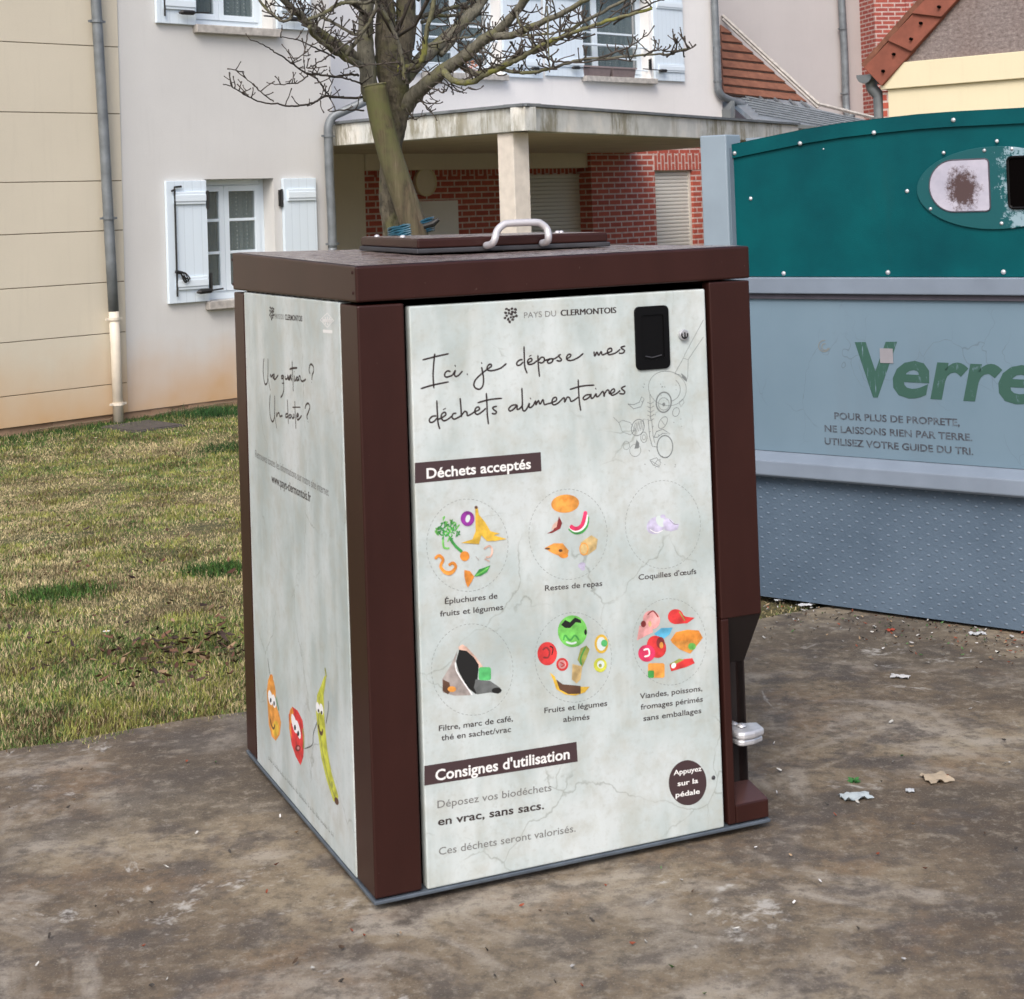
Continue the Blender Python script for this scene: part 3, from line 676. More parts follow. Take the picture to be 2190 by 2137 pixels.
# metal edge along the fascia top, and roof slab, and soffit
e = MB()
for p, q in ((pA, pC), (pC, pD)):
    d = (q - p).normalized(); nr = Vector((-d.y, d.x)); nr = nr if nr.y > 0 else -nr
    pts = [p - nr * 0.025, q - nr * 0.025, q + nr * 0.2, p + nr * 0.2]
    e.hexa([BF.loc((a.x, a.y, zt_w + 0.003)) for a in pts] + [BF.loc((a.x, a.y, zt_w + 0.028)) for a in pts])
e.build('roof_edging', M['zinc'], bld)
q1 = BF.loc((pC.x, pC.y, 0)); q2 = BF.loc((pD.x, pD.y, 0))
for nm, zz_, mt in (('porch_roof', zt_w - 0.02, M['zincroof']), ('soffit', zb_w + 0.03, M['soffit'])):
    r = MB(); zl = zz_ - BF.o.z
    r.poly([(xc, 0.1, zl), (q1.x + 0.05, q1.y + 0.12, zl), (q2.x, q2.y + 0.05, zl), (q2.x + 1, RC + 0.3, zl), (xc - 0.1, RC + 0.3, zl)]); r.build(nm, mt, bld)
# column
cw = BF.loc(at_depth(1114, 300, 13.95)); k = MB()
k.box(cw.x - 0.095, cw.x + 0.095, cw.y - 0.0, cw.y + 0.19, -0.3, zb_w - BF.o.z - 0.002)
ko = k.build('column', M['column'], bld, bevel=0.006)

def pipe(parent, pts, r, mat, name='downpipe', clamps=(), cmat=None):
    p = MB(); p.tube(pts, r, 14); po = p.build(name, mat, parent, smooth=True)
    for (c, ax) in clamps:
        q = MB(); c = Vector(c); ax = Vector(ax).normalized(); q.tube([c - ax * 0.012, c + ax * 0.012], r + 0.009, 14)
        q.box(c.x - r - 0.035, c.x - r - 0.002, c.y - 0.008, c.y + 0.008, c.z - 0.009, c.z + 0.009); q.box(c.x + r + 0.002, c.x + r + 0.035, c.y - 0.008, c.y + 0.008, c.z - 0.009, c.z + 0.009)
        q.build('pipe_clamp', cmat or mat, po)
    return po
# left downpipe: zinc above, cream below
yp = -0.09
def Lp(px, py, y=yp): a = BF.fy(px, py, y); return (a[0], y, a[1])
pipe(bld, [Lp(197, -90), Lp(205, 0), Lp(223, 300), Lp(236, 540), Lp(243, 666)], 0.044, M['zinc'], clamps=[(Lp(207, 46), (0.05, 0, 1)), (Lp(232, 467), (0.05, 0, 1))])
pipe(bld, [Lp(243, 664), Lp(248, 760), Lp(253.5, 905)], 0.043, M['creampipe'], clamps=[(Lp(243.5, 682), (0, 0, 1)), (Lp(252.5, 864), (0, 0, 1))])
# porch downpipe with swan neck
pipe(bld, smooth_path([Lp(800, 205, -0.3), Lp(770, 222, -0.25), Lp(735, 238, -0.15), Lp(712, 250, -0.10), Lp(703, 268, -0.08), Lp(702, 290, -0.08), Lp(704, 360, -0.08), Lp(709, 460, -0.08), Lp(711, 526, -0.08), Lp(712, 560, -0.08), Lp(720, 880, -0.08)]), 0.042, M['zinc'], clamps=[(Lp(702, 291, -0.08), (0, 0, 1)), (Lp(711, 522, -0.08), (0, 0, 1))])
# right downpipe turning on to the zinc roof
def Rp(px, py, y=RC - 0.08): a = BF.fy(px, py, y); return (a[0], y, a[1])
pipe(bld, smooth_path([Rp(1527, -60), Rp(1528, 0), Rp(1532, 100), Rp(1535, 178), Rp(1538, 196), Rp(1548, 208), Rp(1572, 218), Rp(1590, 226)]), 0.055, M['zinc'], clamps=[(Rp(1533, 102), (0, 0, 1)), (Rp(1535, 174), (0, 0, 1))])

# window boxes and dried plant
for i, (a, b) in enumerate(((1246, 1305), (1308, 1358))):
    x0, x1 = X2(a, 160, RC - 0.03), X2(b, 160, RC - 0.03); z = P3[2] + 0.003; y0, y1 = RC - 0.06, RC + 0.09; h = 0.135
    e = MB(); t = 0.012
    e.hexa([(x0 + 0.02, y0 + 0.02, z), (x1 - 0.02, y0 + 0.02, z), (x1 - 0.02, y1 - 0.02, z), (x0 + 0.02, y1 - 0.02, z), (x0, y0, z + h), (x1, y0, z + h), (x1, y1, z + h), (x0, y1, z + h)])
    root = empty('window_box', BF); tag(root, ['taupe plastic window box on the upper right sill, left of its twin', 'taupe plastic window box on the upper right sill, nearest the black shutter stay'][i], 'planter', 'window boxes on the upper right sill')
    e.build('trough', flat('taupe_plastic', (0.20, 0.16, 0.16), 0.6, var=0.1), root, bevel=0.006)
    e = MB(); e.box(x0 - 0.008, x1 + 0.008, y0 - 0.008, y0 - 0.001, z + h - 0.022, z + h); e.build('rim', flat('taupe_rim', (0.26, 0.21, 0.21), 0.6), root)
dp = MB(); pr = MB()
for k in range(150):
    a = BF.fy(random.uniform(992, 1018), 150, RC - 0.03); x = a[0]; z = P2[2] + random.uniform(0.02, 0.16); y = RC - 0.03 + random.uniform(-0.05, 0.05)
    v = Vector((random.uniform(-1, 1), random.uniform(-1, 1), random.uniform(-0.4, 1))).normalized() * 0.028; q = v.orthogonal().normalized() * 0.010
    dp.add([Vector((x, y, z)) - q, Vector((x, y, z)) + q, Vector((x, y, z)) + v], [(0, 1, 2)])
root = empty('dried_plant', BF); tag(root, 'small dried orange brown plant on the sill behind the branches', 'plant')
dp.build('foliage', flat('dried_orange', (0.45, 0.13, 0.04), 0.9, var=0.5, scale=40), root)
a = BF.fy(1004, 160, RC - 0.03); pr.tube([(a[0], RC - 0.03, P2[2] + 0.002), (a[0], RC - 0.03, P2[2] + 0.04)], [0.05, 0.06], 14); pr.build('pot', M['creampipe'], root)

# ================================================================== NEIGHBOURING BUILDING (pinkish wall, tile and zinc lean-to)
NY_ = 30.0
nb = empty('neighbour_building', loc=(0, 0, 0))
NF = Frame(at_depth(1541, 200, 26.0).x, 26.0, -0.2, math.radians(30)); nb.location = NF.o; nb.rotation_euler = (0, 0, NF.yaw)
tag(nb, 'pinkish grey rendered building with clay tile and zinc lean to roof behind the porch', 'building')
def NP(px, py, y=0.0): a = NF.fy(px, py, y); return (a[0], y, a[1])
w = MB(); a = NP(1500, 500); b = NP(1874, -60)
w.quad((a[0], 0, -0.5), (b[0], 0, -0.5), (b[0], 0, 8), (a[0], 0, 8)); w.quad((b[0], 0, -0.5), (b[0], 5, -0.5), (b[0], 5, 8), (b[0], 0, 8)); w.build('wall', M['wallpink'], nb)
# tiled slope, courses stepped as real laps; it leans back on to the wall
def slope_pt(px, py, y0z, k):
    """ray meets the plane y = -(z0 - z)*... a roof plane rising into the wall: y = (z - zt)*k"""
    d = NF._d(px, py); c0 = NF.c
    tt = (y0z * k * -1 - (c0.y - c0.z * k)) / (d.y - d.z * k); p = c0 + d * tt; return p
zt_ = NP(1541, 50)[2]; kk = 0.9
def TP(px, py): return slope_pt(px, py, zt_ + 0.05, kk)
def lerp(a, b, t): return (a[0] + (b[0] - a[0]) * t, a[1] + (b[1] - a[1]) * t)
LT, LBm, RB = (1541, 52), (1547, 200), (1724, 219); ncr = 8
for i in range(ncr):
    t0, t1 = i / ncr, (i + 1) / ncr
    a0, a1 = lerp(LT, LBm, t0), lerp(LT, LBm, t1); b0, b1 = lerp(LT, RB, t0), lerp(LT, RB, t1)
    tr = MB(); p = [TP(*a0), TP(*b0), TP(b1[0], b1[1]), TP(*a1)]
    off = Vector((0, -0.018, 0.015)); top_ = [p[0], p[1], p[2] + off, p[3] + off]; bot = [q - Vector((0, -0.03, 0.03)) for q in p]
    if i == 0: top_[1] = top_[0] + Vector((0.001, 0, 0))
    tr.hexa([bot[0], bot[1], bot[2], bot[3], top_[0], top_[1], top_[2], top_[3]]); tr.build('tile_course', M['tile'], nb)
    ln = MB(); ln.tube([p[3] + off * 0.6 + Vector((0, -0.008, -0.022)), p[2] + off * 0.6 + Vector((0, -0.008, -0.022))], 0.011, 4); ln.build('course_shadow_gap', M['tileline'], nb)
# verge flashing boards (white) along the slope and the zinc roof
vb = MB()
for (p0, p1, r) in (((1540, 38), (1746, 228), 0.03), ((1746, 228), (1876, 260), 0.03), ((1540, 46), (1744, 235), 0.022)):
    a = TP(*p0); b = TP(*p1); vb.tube([a + Vector((0, -0.06, 0.03)), b + Vector((0, -0.06, 0.03))], r, 5)
vb.build('verge_board', M['stone'], nb)
# zinc roof, a flatter slope with standing seams
def zroofp(px, py, kz=3.2):
    p0 = TP(1635, 212); d = NF._d(px, py); c0 = NF.c; tt = ((p0.y - p0.z * kz) - (c0.y - c0.z * kz)) / (d.y - d.z * kz); return c0 + d * tt
zr = MB(); pts = [zroofp(*q) for q in ((1547, 201), (1724, 219), (1746, 233), (1900, 268), (1900, 300), (1612, 256))]
zr.prism(pts, (0, 0.03, -0.06)); zr.build('zinc_roof', M['zincroof'], nb)
sm = MB()
for k in range(7):
    a = (1578 + 7 * k, 207 + 6.5 * k); b = (1905, 272 + 4 * k)
    sm.tube([zroofp(*a) + Vector((0, -0.015, 0.02)), zroofp(*b) + Vector((0, -0.015, 0.02))], 0.014, 4)
for px in (1588, 1622, 1655, 1687, 1712): sm.tube([zroofp(px, 206 + (px - 1588) * 0.11) + Vector((0, -0.02, 0.02)), zroofp(px + 17, 219 + (px - 1588) * 0.11) + Vector((0, -0.02, 0.02))], 0.02, 4)
sm.build('standing_seam', M['zinc'], nb)
gt = MB(); a = zroofp(1606, 258); b = zroofp(1830, 283)
prof = [(-0.07, 0.0), (-0.06, -0.05), (0, -0.075), (0.06, -0.05), (0.07, 0.0)]
for i in range(4):
    p, q = prof[i], prof[i + 1]; o = Vector((0, -0.07, 0.0))
    gt.prism([a + o + Vector((0, p[0], p[1])), b + o + Vector((0, p[0], p[1])), b + o + Vector((0, q[0], q[1])), a + o + Vector((0, q[0], q[1]))], (0, 0, 0.008))
gt.build('gutter', M['zincdark'], nb)
zb2 = MB(); a = zroofp(1549, 222); b = zroofp(1611, 250); zb2.prism([(a.x, a.y - 0.25, a.z + 0.03), (b.x, a.y - 0.25, a.z - 0.10), (b.x, a.y - 0.25, a.z - 0.42), (a.x, a.y - 0.25, a.z - 0.34)], (0, 0.3, 0)); zb2.build('flashing_box', M['zincdark'], nb)
w = MB(); a = zroofp(1606, 262); w.box(a.x - 0.2, a.x + 6, a.y + 0.06, a.y + 0.1, -0.3, a.z - 0.06); w.build('lean_to_wall', M['wallback'], nb)
pts = [NP(1799, -60, -0.1), NP(1800, 0, -0.1), NP(1806, 110, -0.1), NP(1809, 200, -0.1), NP(1811, 236, -0.12), NP(1816, 246, -0.2), NP(1822, 251, -0.3)]
pipe(nb, smooth_path(pts), 0.062, M['zinc'], clamps=[(NP(1802, 62, -0.1), (0, 0, 1)), (NP(1807, 200, -0.1), (0, 0, 1))])

# ================================================================== FAR BRICK BUILDING
FBp = at_depth(1915, 60, 27.0); FF = Frame(FBp.x, 27.0, -0.2, math.radians(12)); fb = empty('brick_building', FF)
tag(fb, 'far red brick building seen above the verge of the yellow house', 'building')
w = MB(); a = FF.fy(1871, 50)[0]; b = FF.fy(1950, 50)[0]; w.box(a, b, 0, 2, -0.3, 8); w.build('wall', M['brick2'], fb)
w = MB(); w.box(b - 0.002, b + 5, 1.0, 3, -0.3, 8); w.build('side_wall', M['brick2'], fb)
q = MB(); q.box(b - 0.11, b + 0.02, -0.03, 0, -0.3, 8); q.build('corner_pilaster', M['brick2'], fb)

# ================================================================== YELLOW HOUSE ON THE RIGHT
YP = at_depth(1900, 200, 15.5); YF = Frame(YP.x, 15.5, -0.2, math.radians(-43)); yh = empty('gabled_house', YF)
tag(yh, 'pale yellow house with weathered grey gable and red verge tiles behind the green container', 'house')
def YQ(px, py, y=0.0): a = YF.fy(px, py, y); return (a[0], y, a[1])
a = YQ(1901, 240); w = MB(); zb1 = YQ(1890, 192)[2]
w.box(a[0], a[0] + 6, 0, 0.3, -0.3, zb1 - 0.002); w.box(a[0] , a[0] + 0.3, 0.3, 5, -0.3, zb1 - 0.002); w.build('wall', M['wallyellow'], yh)
bd = MB(); zt1 = YQ(1930, 134)[2]; x0 = YQ(1887, 190)[0]; bd.prism([(x0, -0.035, zb1), (x0 + 6.2, -0.035, zb1), (x0 + 6.2, -0.035, zt1), (YQ(1929, 134)[0], -0.035, zt1), (YQ(1886, 183)[0], -0.035, YQ(1886, 183)[2])], (0, 0.3, 0)); bd.build('wall_band', M['wallyellow'], yh, bevel=0.006)
gl = MB(); gpk = YQ(2045, 0); sl_ = (gpk[2] - zt1) / (gpk[0] - YQ(1931, 134)[0]); x_l = YQ(1931, 134)[0]
gl.prism([(x_l, 0, zt1 + 0.004), (x_l + 6, 0, zt1 + 0.004), (x_l + 6, 0, zt1 + 2.6), (x_l + 2.6 / sl_, 0, zt1 + 2.6)], (0, 0.25, 0)); gl.build('gable', M['gable'], yh)
# verge tiles: stepped slabs
A0, A1 = (1848, 145), (1976, 0); B0, B1 = (1886, 184), (2046, 0)
for i in range(-0, 7):
    t0, t1 = i * 0.40, (i + 1) * 0.40 + 0.02
    qv = [lerp(A0, A1, t0), lerp(A0, A1, t1), lerp(B0, B1, t1), lerp(B0, B1, t0)]
    yy = -0.06 + 0.0
    v = [Vector(YQ(p[0], p[1], yy)) for p in qv]; v[1] += Vector((0, 0.02, 0)); v[2] += Vector((0, 0.02, 0)); v[0] += Vector((0, -0.012, 0)); v[3] += Vector((0, -0.012, 0))
    tl = MB(); tl.prism(v, (0, 0.06, 0)); to = tl.build('verge_tile', M['verge'], yh, bevel=0.006)
    c0 = (v[0] + v[3]) * 0.5; c1 = (v[1] + v[2]) * 0.5; c_n = (v[3] - v[0]) * 0.18
    s = MB()
    for tt, sg in ((0.28, 1), (0.72, 0.2)):
        cc = c0.lerp(c1, tt) + c_n * sg; s.tube([cc + Vector((0, -0.03, 0)), cc + Vector((0, 0.01, 0))], 0.014, 8)
    s.build('nail_hole', M['void'], to)
rs = MB(); v = [Vector(YQ(*A0, -0.05)), Vector(YQ(*lerp(A0, A1, 2.8), -0.05))]; rs.prism([v[0], v[1], v[1] + Vector((0, 6, 0)), v[0] + Vector((0, 6, 0))], (-0.03, 0, 0.04)); rs.build('roof', M['tile'], yh)
gu = MB(); c = YQ(1852, 158, 0.0)
arc = [(c[0] + 0.085 * math.cos(a), 0, c[2] - 0.01 + 0.085 * math.sin(a)) for a in [PI + PI * k / 10 for k in range(11)]]
arc2 = [(c[0] + 0.078 * math.cos(a), 0, c[2] - 0.01 + 0.078 * math.sin(a)) for a in [2 * PI - PI * k / 10 for k in range(11)]]
gu.prism([(p[0], -0.04, p[2]) for p in arc + arc2], (0, 6, 0)); gu.prism([(c[0] + 0.08 * math.cos(a), -0.041, c[2] - 0.01 + 0.08 * math.sin(a)) for a in [PI + PI * k / 10 for k in range(11)]], (0, 0.004, 0)); gu.build('gutter', M['zincdark'], yh)
pipe(yh, smooth_path([YQ(1862, 170, 0.06), YQ(1865, 188, 0.08), YQ(1878, 204, 0.1), YQ(1880, 220, 0.1), YQ(1882, 260, 0.1), YQ(1886, 340, 0.1)]), 0.055, M['zincdark'], clamps=[(YQ(1880, 253, 0.1), (0, 0, 1))])
br = MB(); x0, x1 = YQ(1890, 220)[0], YQ(1900, 220)[0]; br.box(x0 - 0.02, x1 - 0.004, 0.02, 0.3, -0.3, zb1 - 0.01); br.build('brick_corner', M['brick'], yh)

# ================================================================== GLASS RECYCLING CONTAINER
P0 = on_z(1628, 1281, 0); KF = Frame(P0.x, P0.y, 0, -0.651); kc = empty('glass_container', KF)
tag(kc, 'large green and blue grey bottle bank with curved top and worn green Verre lettering', 'recycling container')
def KP(px, py, y=0.0): return KF.fy(px, py, y)
XE = 1.9
zg0 = KP(1900, 593)[1]; zr1 = KP(1900, 629)[1]; zs1 = KP(1900, 641)[1]; zp0 = (KP(1613, 962)[1] + KP(2190, 1003)[1]) / 2; zr2 = (KP(1617, 1011)[1] + KP(2190, 1062)[1]) / 2
xl = KP(1566, 450)[0]
arch = [(1565, 310), (1640, 294), (1722, 277), (1800, 264), (1883, 254), (1965, 245), (2045, 239), (2120, 235), (2190, 231)]
archp = [KP(*p) for p in arch]
xm_ = archp[-1][0] + 0.15; zt9 = archp[-1][1] + 0.012
top_pts = archp + [(xm_, zt9)] + [(2 * xm_ - p[0], p[1]) for p in reversed(archp)]
XE = top_pts[-1][0]
b = MB(); D_ = 1.5
b.prism([(xl, 0, zg0 + 0.002)] + [(x, 0, z - 0.004) for x, z in top_pts] + [(XE, 0, zg0 + 0.002)], (0, D_, 0)); b.build('upper_panel', M['green'], kc)
# lapped curved strip
st = MB(); low = [(x, z - 0.050) for i, (x, z) in enumerate(top_pts)]
n = len(top_pts)
fr_ = [(x, -0.010, z) for x, z in top_pts] + [(x, -0.010, z) for x, z in low]; bk = [(x, -0.0015, z) for x, z in top_pts] + [(x, -0.0015, z) for x, z in low]
st.add(fr_ + bk, [(i, i + 1, n + i + 1, n + i) for i in range(n - 1)] + [(n + i, n + i + 1, 3 * n + i + 1, 3 * n + i) for i in range(n - 1)] + [(i, i + 1, 2 * n + i + 1, 2 * n + i) for i in range(n - 1)] + [(0, n, 3 * n, 2 * n), (n - 1, 2 * n - 1, 4 * n - 1, 3 * n - 1)])
st.build('top_strip', M['green'], kc)
tp = MB()
for i in range(n - 1):
    (xa, za), (xb, zb_) = top_pts[i], top_pts[i + 1]; tp.quad((xa, -0.010, za + .001), (xb, -0.010, zb_ + .001), (xb, D_, zb_ + .001), (xa, D_, za + .001))
tp.build('roof_sheet', M['green'], kc)
def bolt(px, py, r=0.013, y=0.0, par=kc, mat='steel'):
    x, z = KP(px, py, y); s = MB(); s.dome((x, y, z), (0, -1, 0), r, 0.7); s.build('bolt', M[mat], par, smooth=True)
for p in ((1571, 328), (1711, 307), (1869, 284), (2039, 257)): bolt(*p, 0.0082, -0.010)
for p in ((1605.5, 425), (1940, 409), (1761, 319)): bolt(*p, 0.0075 if p[0] != 1761 else 0.003)
for p in ((1676, 585), (1899, 583), (2146, 582)): bolt(*p, 0.0088)
# rails
r1 = MB(); r1.box(xl - 0.01, XE, -0.03, D_, zr1, zg0); r1.build('upper_rail', M['frame_grey'], kc, bevel=0.004)
r2 = MB(); r2.box(xl, XE, -0.012, D_ - 0.02, zs1, zr1 - 0.001); r2.build('rubber_strip', M['strip_dark'], kc)
r3 = MB(); r3.box(xl, XE, 0.0, D_, zp0, zs1 - 0.001); r3.build('lettered_panel', M['cpanel'], kc)
r4 = MB(); hh = 0.028; r4.prism([(xl - 0.01, 0.0, zp0 - 0.001), (xl - 0.01, -0.05, zp0 - hh), (xl - 0.01, -0.055, zr2 + 0.008), (xl - 0.01, -0.045, zr2), (xl - 0.01, 0.0, zr2)], (XE - xl + 0.02, 0, 0)); r4.box(xl, XE, 0.0, D_, zr2, zp0 - 0.001)
r4.build('lower_rail', M['frame_grey'], kc, bevel=0.004)
r5 = MB(); r5.box(xl, XE, -0.004, D_, 0.0 + 0.012, zr2 - 0.001); r5.build('tread_plate_base', M['diamond'], kc)
# end post
po = MB(); a = KP(1500, 400, -0.05)[0]; bb = KP(1556, 400, -0.05)[0]; zpt = KP(1530, 289, -0.05)[1]
po.box(a, bb, -0.05, 0.06, 0.0, zpt); po.build('end_post', M['post_grey'], kc, bevel=0.005)
po = MB(); po.box(bb + 0.001, xl - 0.002, -0.03, 0.05, 0.0, zpt - 0.05); po.build('post_flange', M['frame_grey'], kc)
po = MB(); bx = KF.fy(1660, 300, 0.3); po.box(bb, bb + 0.75, 0.10, 0.2, zpt - 0.10, zpt - 0.012); po.build('rear_crossbar', M['post_grey'], kc)
# deposit plate: half-oval plate with a worn insert and the black mouth
xi, zi = KP(2067, 440); hw = 0.0
def KA(px, py, y=-0.008): x, z = KP(px, py, y); return (x, y, z)
oc = KP(2128, 402); x_cut = KP(2240, 400)[0]
ra = oc[0] - KP(1962, 400)[0]; rb = oc[1] - KP(2120, 491)[1]
pl_o = [(oc[0] + ra * math.cos(a) * 1.0, -0.008, oc[1] + rb * math.sin(a)) for a in [2 * PI * k / 60 for k in range(60)]]
ov = MB(); ov.prism([(x - oc[0], y, z - oc[1]) for x, y, z in pl_o], (0, 0.006, 0))
ovo = ov.build('deposit_plate', M['oval'], kc, bevel=0.002, loc=(oc[0], 0, oc[1]))
# D-shaped insert
dc = KP(2060, 397); a = KP(2118, 395)[0]; zt3, zb3 = KP(2080, 341)[1], KP(2080, 452)[1]; xL3 = KP(1990, 395)[0]; zc3 = (zt3 + zb3) / 2; rz = (zt3 - zb3) / 2; xc3 = KP(2042, 395)[0]; rx3 = xc3 - xL3
dpts = [(xc3 + rx3 * math.cos(t), zc3 + rz * math.sin(t)) for t in [PI / 2 + PI * k / 20 for k in range(21)]]
rr = 0.012
dpts += [(a - rr, zb3), (a - 0.003, zb3 + 0.004), (a, zb3 + rr), (a, zt3 - rr), (a - 0.003, zt3 - 0.004), (a - rr, zt3)]
mcx = KP(2062, 405)
d = MB(); d.prism([(x - mcx[0], -0.0105, z - mcx[1]) for x, z in dpts], (0, 0.0024, 0)); d.build('worn_insert', M['patch'], kc, loc=(mcx[0], 0, mcx[1]))
e = MB(); e.tube([(x, -0.009, z) for x, z in dpts] + [(dpts[0][0], -0.009, dpts[0][1])], 0.0028, 5); e.build('insert_rim', M['strip_dark'], kc)
# mouth
ma, mb2 = KP(2160, 395), KP(2262, 395); zt4, zb4 = KP(2175, 336)[1], KP(2175, 445)[1]
mo = MB(); rr = 0.014; x0, x1 = ma[0], mb2[0]
def rrect(x0, x1, z0, z1, r, n=4):
    out = []
    for cx0, cz0, a0 in ((x1 - r, z1 - r, 0), (x0 + r, z1 - r, PI / 2), (x0 + r, z0 + r, PI), (x1 - r, z0 + r, 1.5 * PI)):
        for k in range(n + 1): t = a0 + PI / 2 * k / n; out.append((cx0 + r * math.cos(t), cz0 + r * math.sin(t)))
    return out
mo.prism([(x, -0.0115, z) for x, z in rrect(x0, x1, zb4, zt4, rr)], (0, 0.003, 0)); mo.build('mouth', M['void'], kc)
mr_ = MB(); rq = rrect(x0, x1, zb4, zt4, rr); mr_.tube([(x, -0.0125, z) for x, z in rq + [rq[0]]], 0.005, 6); mr_.build('mouth_rim', M['black'], kc)
for p in ((2018, 327), (2105, 322), (2164, 318.5), (1990, 447), (2142, 478), (2132, 302)): bolt(*p, 0.0065, -0.008)
# lettering
tk = lambda y: (lambda p: (p[0], y, p[1]))
v_ = MB(); put_text(v_, 'V', KP(1836, 842), KP(1927, 843), abs(KP(1860, 731)[1] - KP(1860, 842)[1]), tk(-0.0012), 0.045, 0.10); v_.build('lettering', M['verre_v'], kc)
v_ = MB(); put_text(v_, 'erre', KP(1911, 845.5), KP(2222, 862), abs(KP(1860, 731)[1] - KP(1860, 842)[1]) * 1.02, tk(-0.0012), 0.024, 0.20); v_.build('lettering', M['verre'], kc)
for s, A, B in (('POUR PLUS DE PROPRETE,', (1785, 896), (2053, 911)), ('NE LAISSONS RIEN PAR TERRE.', (1764, 923), (2080, 943)), ('UTILISEZ VOTRE GUIDE DU TRI.', (1764, 950), (2082, 973))):
    v_ = MB(); put_text(v_, s, KP(*A), KP(*B), abs(KP(1860, 900)[1] - KP(1860, 915)[1]), tk(-0.0012), 0.022); v_.build('lettering', M['slogan'], kc)
s = MB(); a, b = KP(1882, 745), KP(1911, 777); s.box(a[0], b[0], -0.003, -0.0018, b[1], a[1]); s.build('sticker_remnant', M['sticker'], kc)
s = MB()
for cx0, cz0, r0 in ((1763, 740, 12), (1765, 742, 7)):
    stroke(s, [KP(cx0 + r0 * math.cos(t), cz0 + r0 * math.sin(t)) for t in [0.3 + 4.6 * k / 14 for k in range(15)]], 0.004, tk(-0.0012))
s.build('old_sticker_trace', M['ink_line'], kc)

# ================================================================== FOOD WASTE BIN
H, BW, BD, BC = 1.35, 0.9606, 1.0782, 0.0816
QF = Frame(-0.3363, 3.4518, 0, 0.40909); fb_ = empty('food_waste_bin', QF)
tag(fb_, 'brown metal food waste bin with marbled printed door and lid standing on the pavement', 'bin')
def F2(px, py, y=0.0): return QF.fy(px, py, y)        # front face: (x, z)
def S2(px, py, x=0.0): return QF.fx(px, py, x)        # left face: (y, z)
# corner heights of the cap as seen
zB, zA, zC = F2(762, 570.4)[1], S2(496.3, 541)[1], F2(1600.2, 526.2)[1]
zB_, zA_, zC_ = F2(765.2, 647.6)[1], S2(499.4, 619.7)[1], F2(1601.8, 595)[1]
zE = zB + (zC - zB) + (zA - zB) - 0.022; zE_ = zC_ + zA_ - zB_
ov_ = 0.002
c = MB(); c.hexa([(-ov_, -ov_, zB_), (BW + ov_, -ov_, zC_), (BW + ov_, BD, zE_), (-ov_, BD, zA_), (-ov_, -ov_, zB), (BW + ov_, -ov_, zC), (BW + ov_, BD, zE), (-ov_, BD, zA)])
cap = c.build('roof_cap', M['brown'], fb_, bevel=0.005, seg=3)
def ztop(x, y):
    u, v = x / BW, y / BD; return (zB * (1 - u) + zC * u) * (1 - v) + (zA * (1 - u) + zE * u) * v
c = MB(); i_ = 0.006; c.poly([(x, y, ztop(x, y) + 0.0012) for x, y in ((i_, i_), (BW - i_, i_), (BW - i_, BD - i_), (i_, BD - i_))]); c.build('roof_dirt_sky_sheen', M['browntop'], cap)  # dirty top sheet, its brown lightened to carry the sky reflection
for px, py in ((755, 583), (757, 627), (498, 556), (500, 608)):
    rv = MB(); y, z = S2(px, py); rv.dome((-ov_, y, z), (-1, 0, 0), 0.004, 0.6); rv.build('rivet', M['brown'], cap)
gap = 0.006
zt = min(zB_, zA_, zC_) - 0.0
xdl, xdr = (F2(873.4, 660)[0] + F2(916.6, 1912)[0]) / 2, (F2(1501, 622)[0] + F2(1557, 1789)[0]) / 2
xpl, xpr = (F2(863.4, 650)[0] + F2(904, 1916)[0]) / 2, (F2(1508.8, 606)[0] + F2(1566, 1770)[0]) / 2
ydl = (S2(724.7, 650)[0] + S2(762.9, 1898)[0]) / 2; ydr = (S2(520.4, 626)[0] + S2(551.4, 1640)[0]) / 2
zdt = (F2(873.4, 655)[1] + F2(1501, 620)[1]) / 2; zdb = (F2(916.6, 1912)[1] + F2(1557, 1789)[1]) / 2
zst = (S2(724.7, 647)[1] + S2(520.4, 625)[1]) / 2; zsb = (S2(762.9, 1898)[1] + S2(551.4, 1641)[1]) / 2
zbase = 0.026; zdb = max(zdb, zbase - 0.002); zsb = max(zsb, zbase - 0.002)
# dark inner carcass (keeps out of the pedal recess)
core = MB(); core.box(0.035, BW - 0.20, 0.033, BD - 0.03, zbase, zt - 0.004); core.box(BW - 0.2, BW - 0.03, 0.033, BD - 0.03, 0.62, zt - 0.004); core.box(BW - 0.2, BW - 0.03, 0.32, BD - 0.03, zbase, 0.62); core.build('inner_carcass', M['void'], fb_)
# corner posts (L-shaped, folded)
def post(pts, z0, z1, name='corner_post'):
    p = MB(); p.prism([(x, y, z0) for x, y in pts], (0, 0, z1 - z0)); return p.build(name, M['brown'], fb_, bevel=0.004)
zpl = F2(760, 655)[1]
post([(0, 0), (xpl, 0), (xpl, 0.034), (0.034, 0.034), (0.034, ydl - 0.004), (0, ydl - 0.004)], zbase, min(zpl, zB_ - 0.004))
post([(0, BD), (0, ydr + 0.005), (0.034, ydr + 0.005), (0.034, BD - 0.03), (0.12, BD - 0.03), (0.12, BD)], zbase, zA_ - 0.006)
post([(BW, BD), (BW - 0.12, BD), (BW - 0.12, BD - 0.03), (BW - 0.03, BD - 0.03), (BW - 0.03, BD - 0.12), (BW, BD - 0.12)], zbase, zE_ - 0.003)
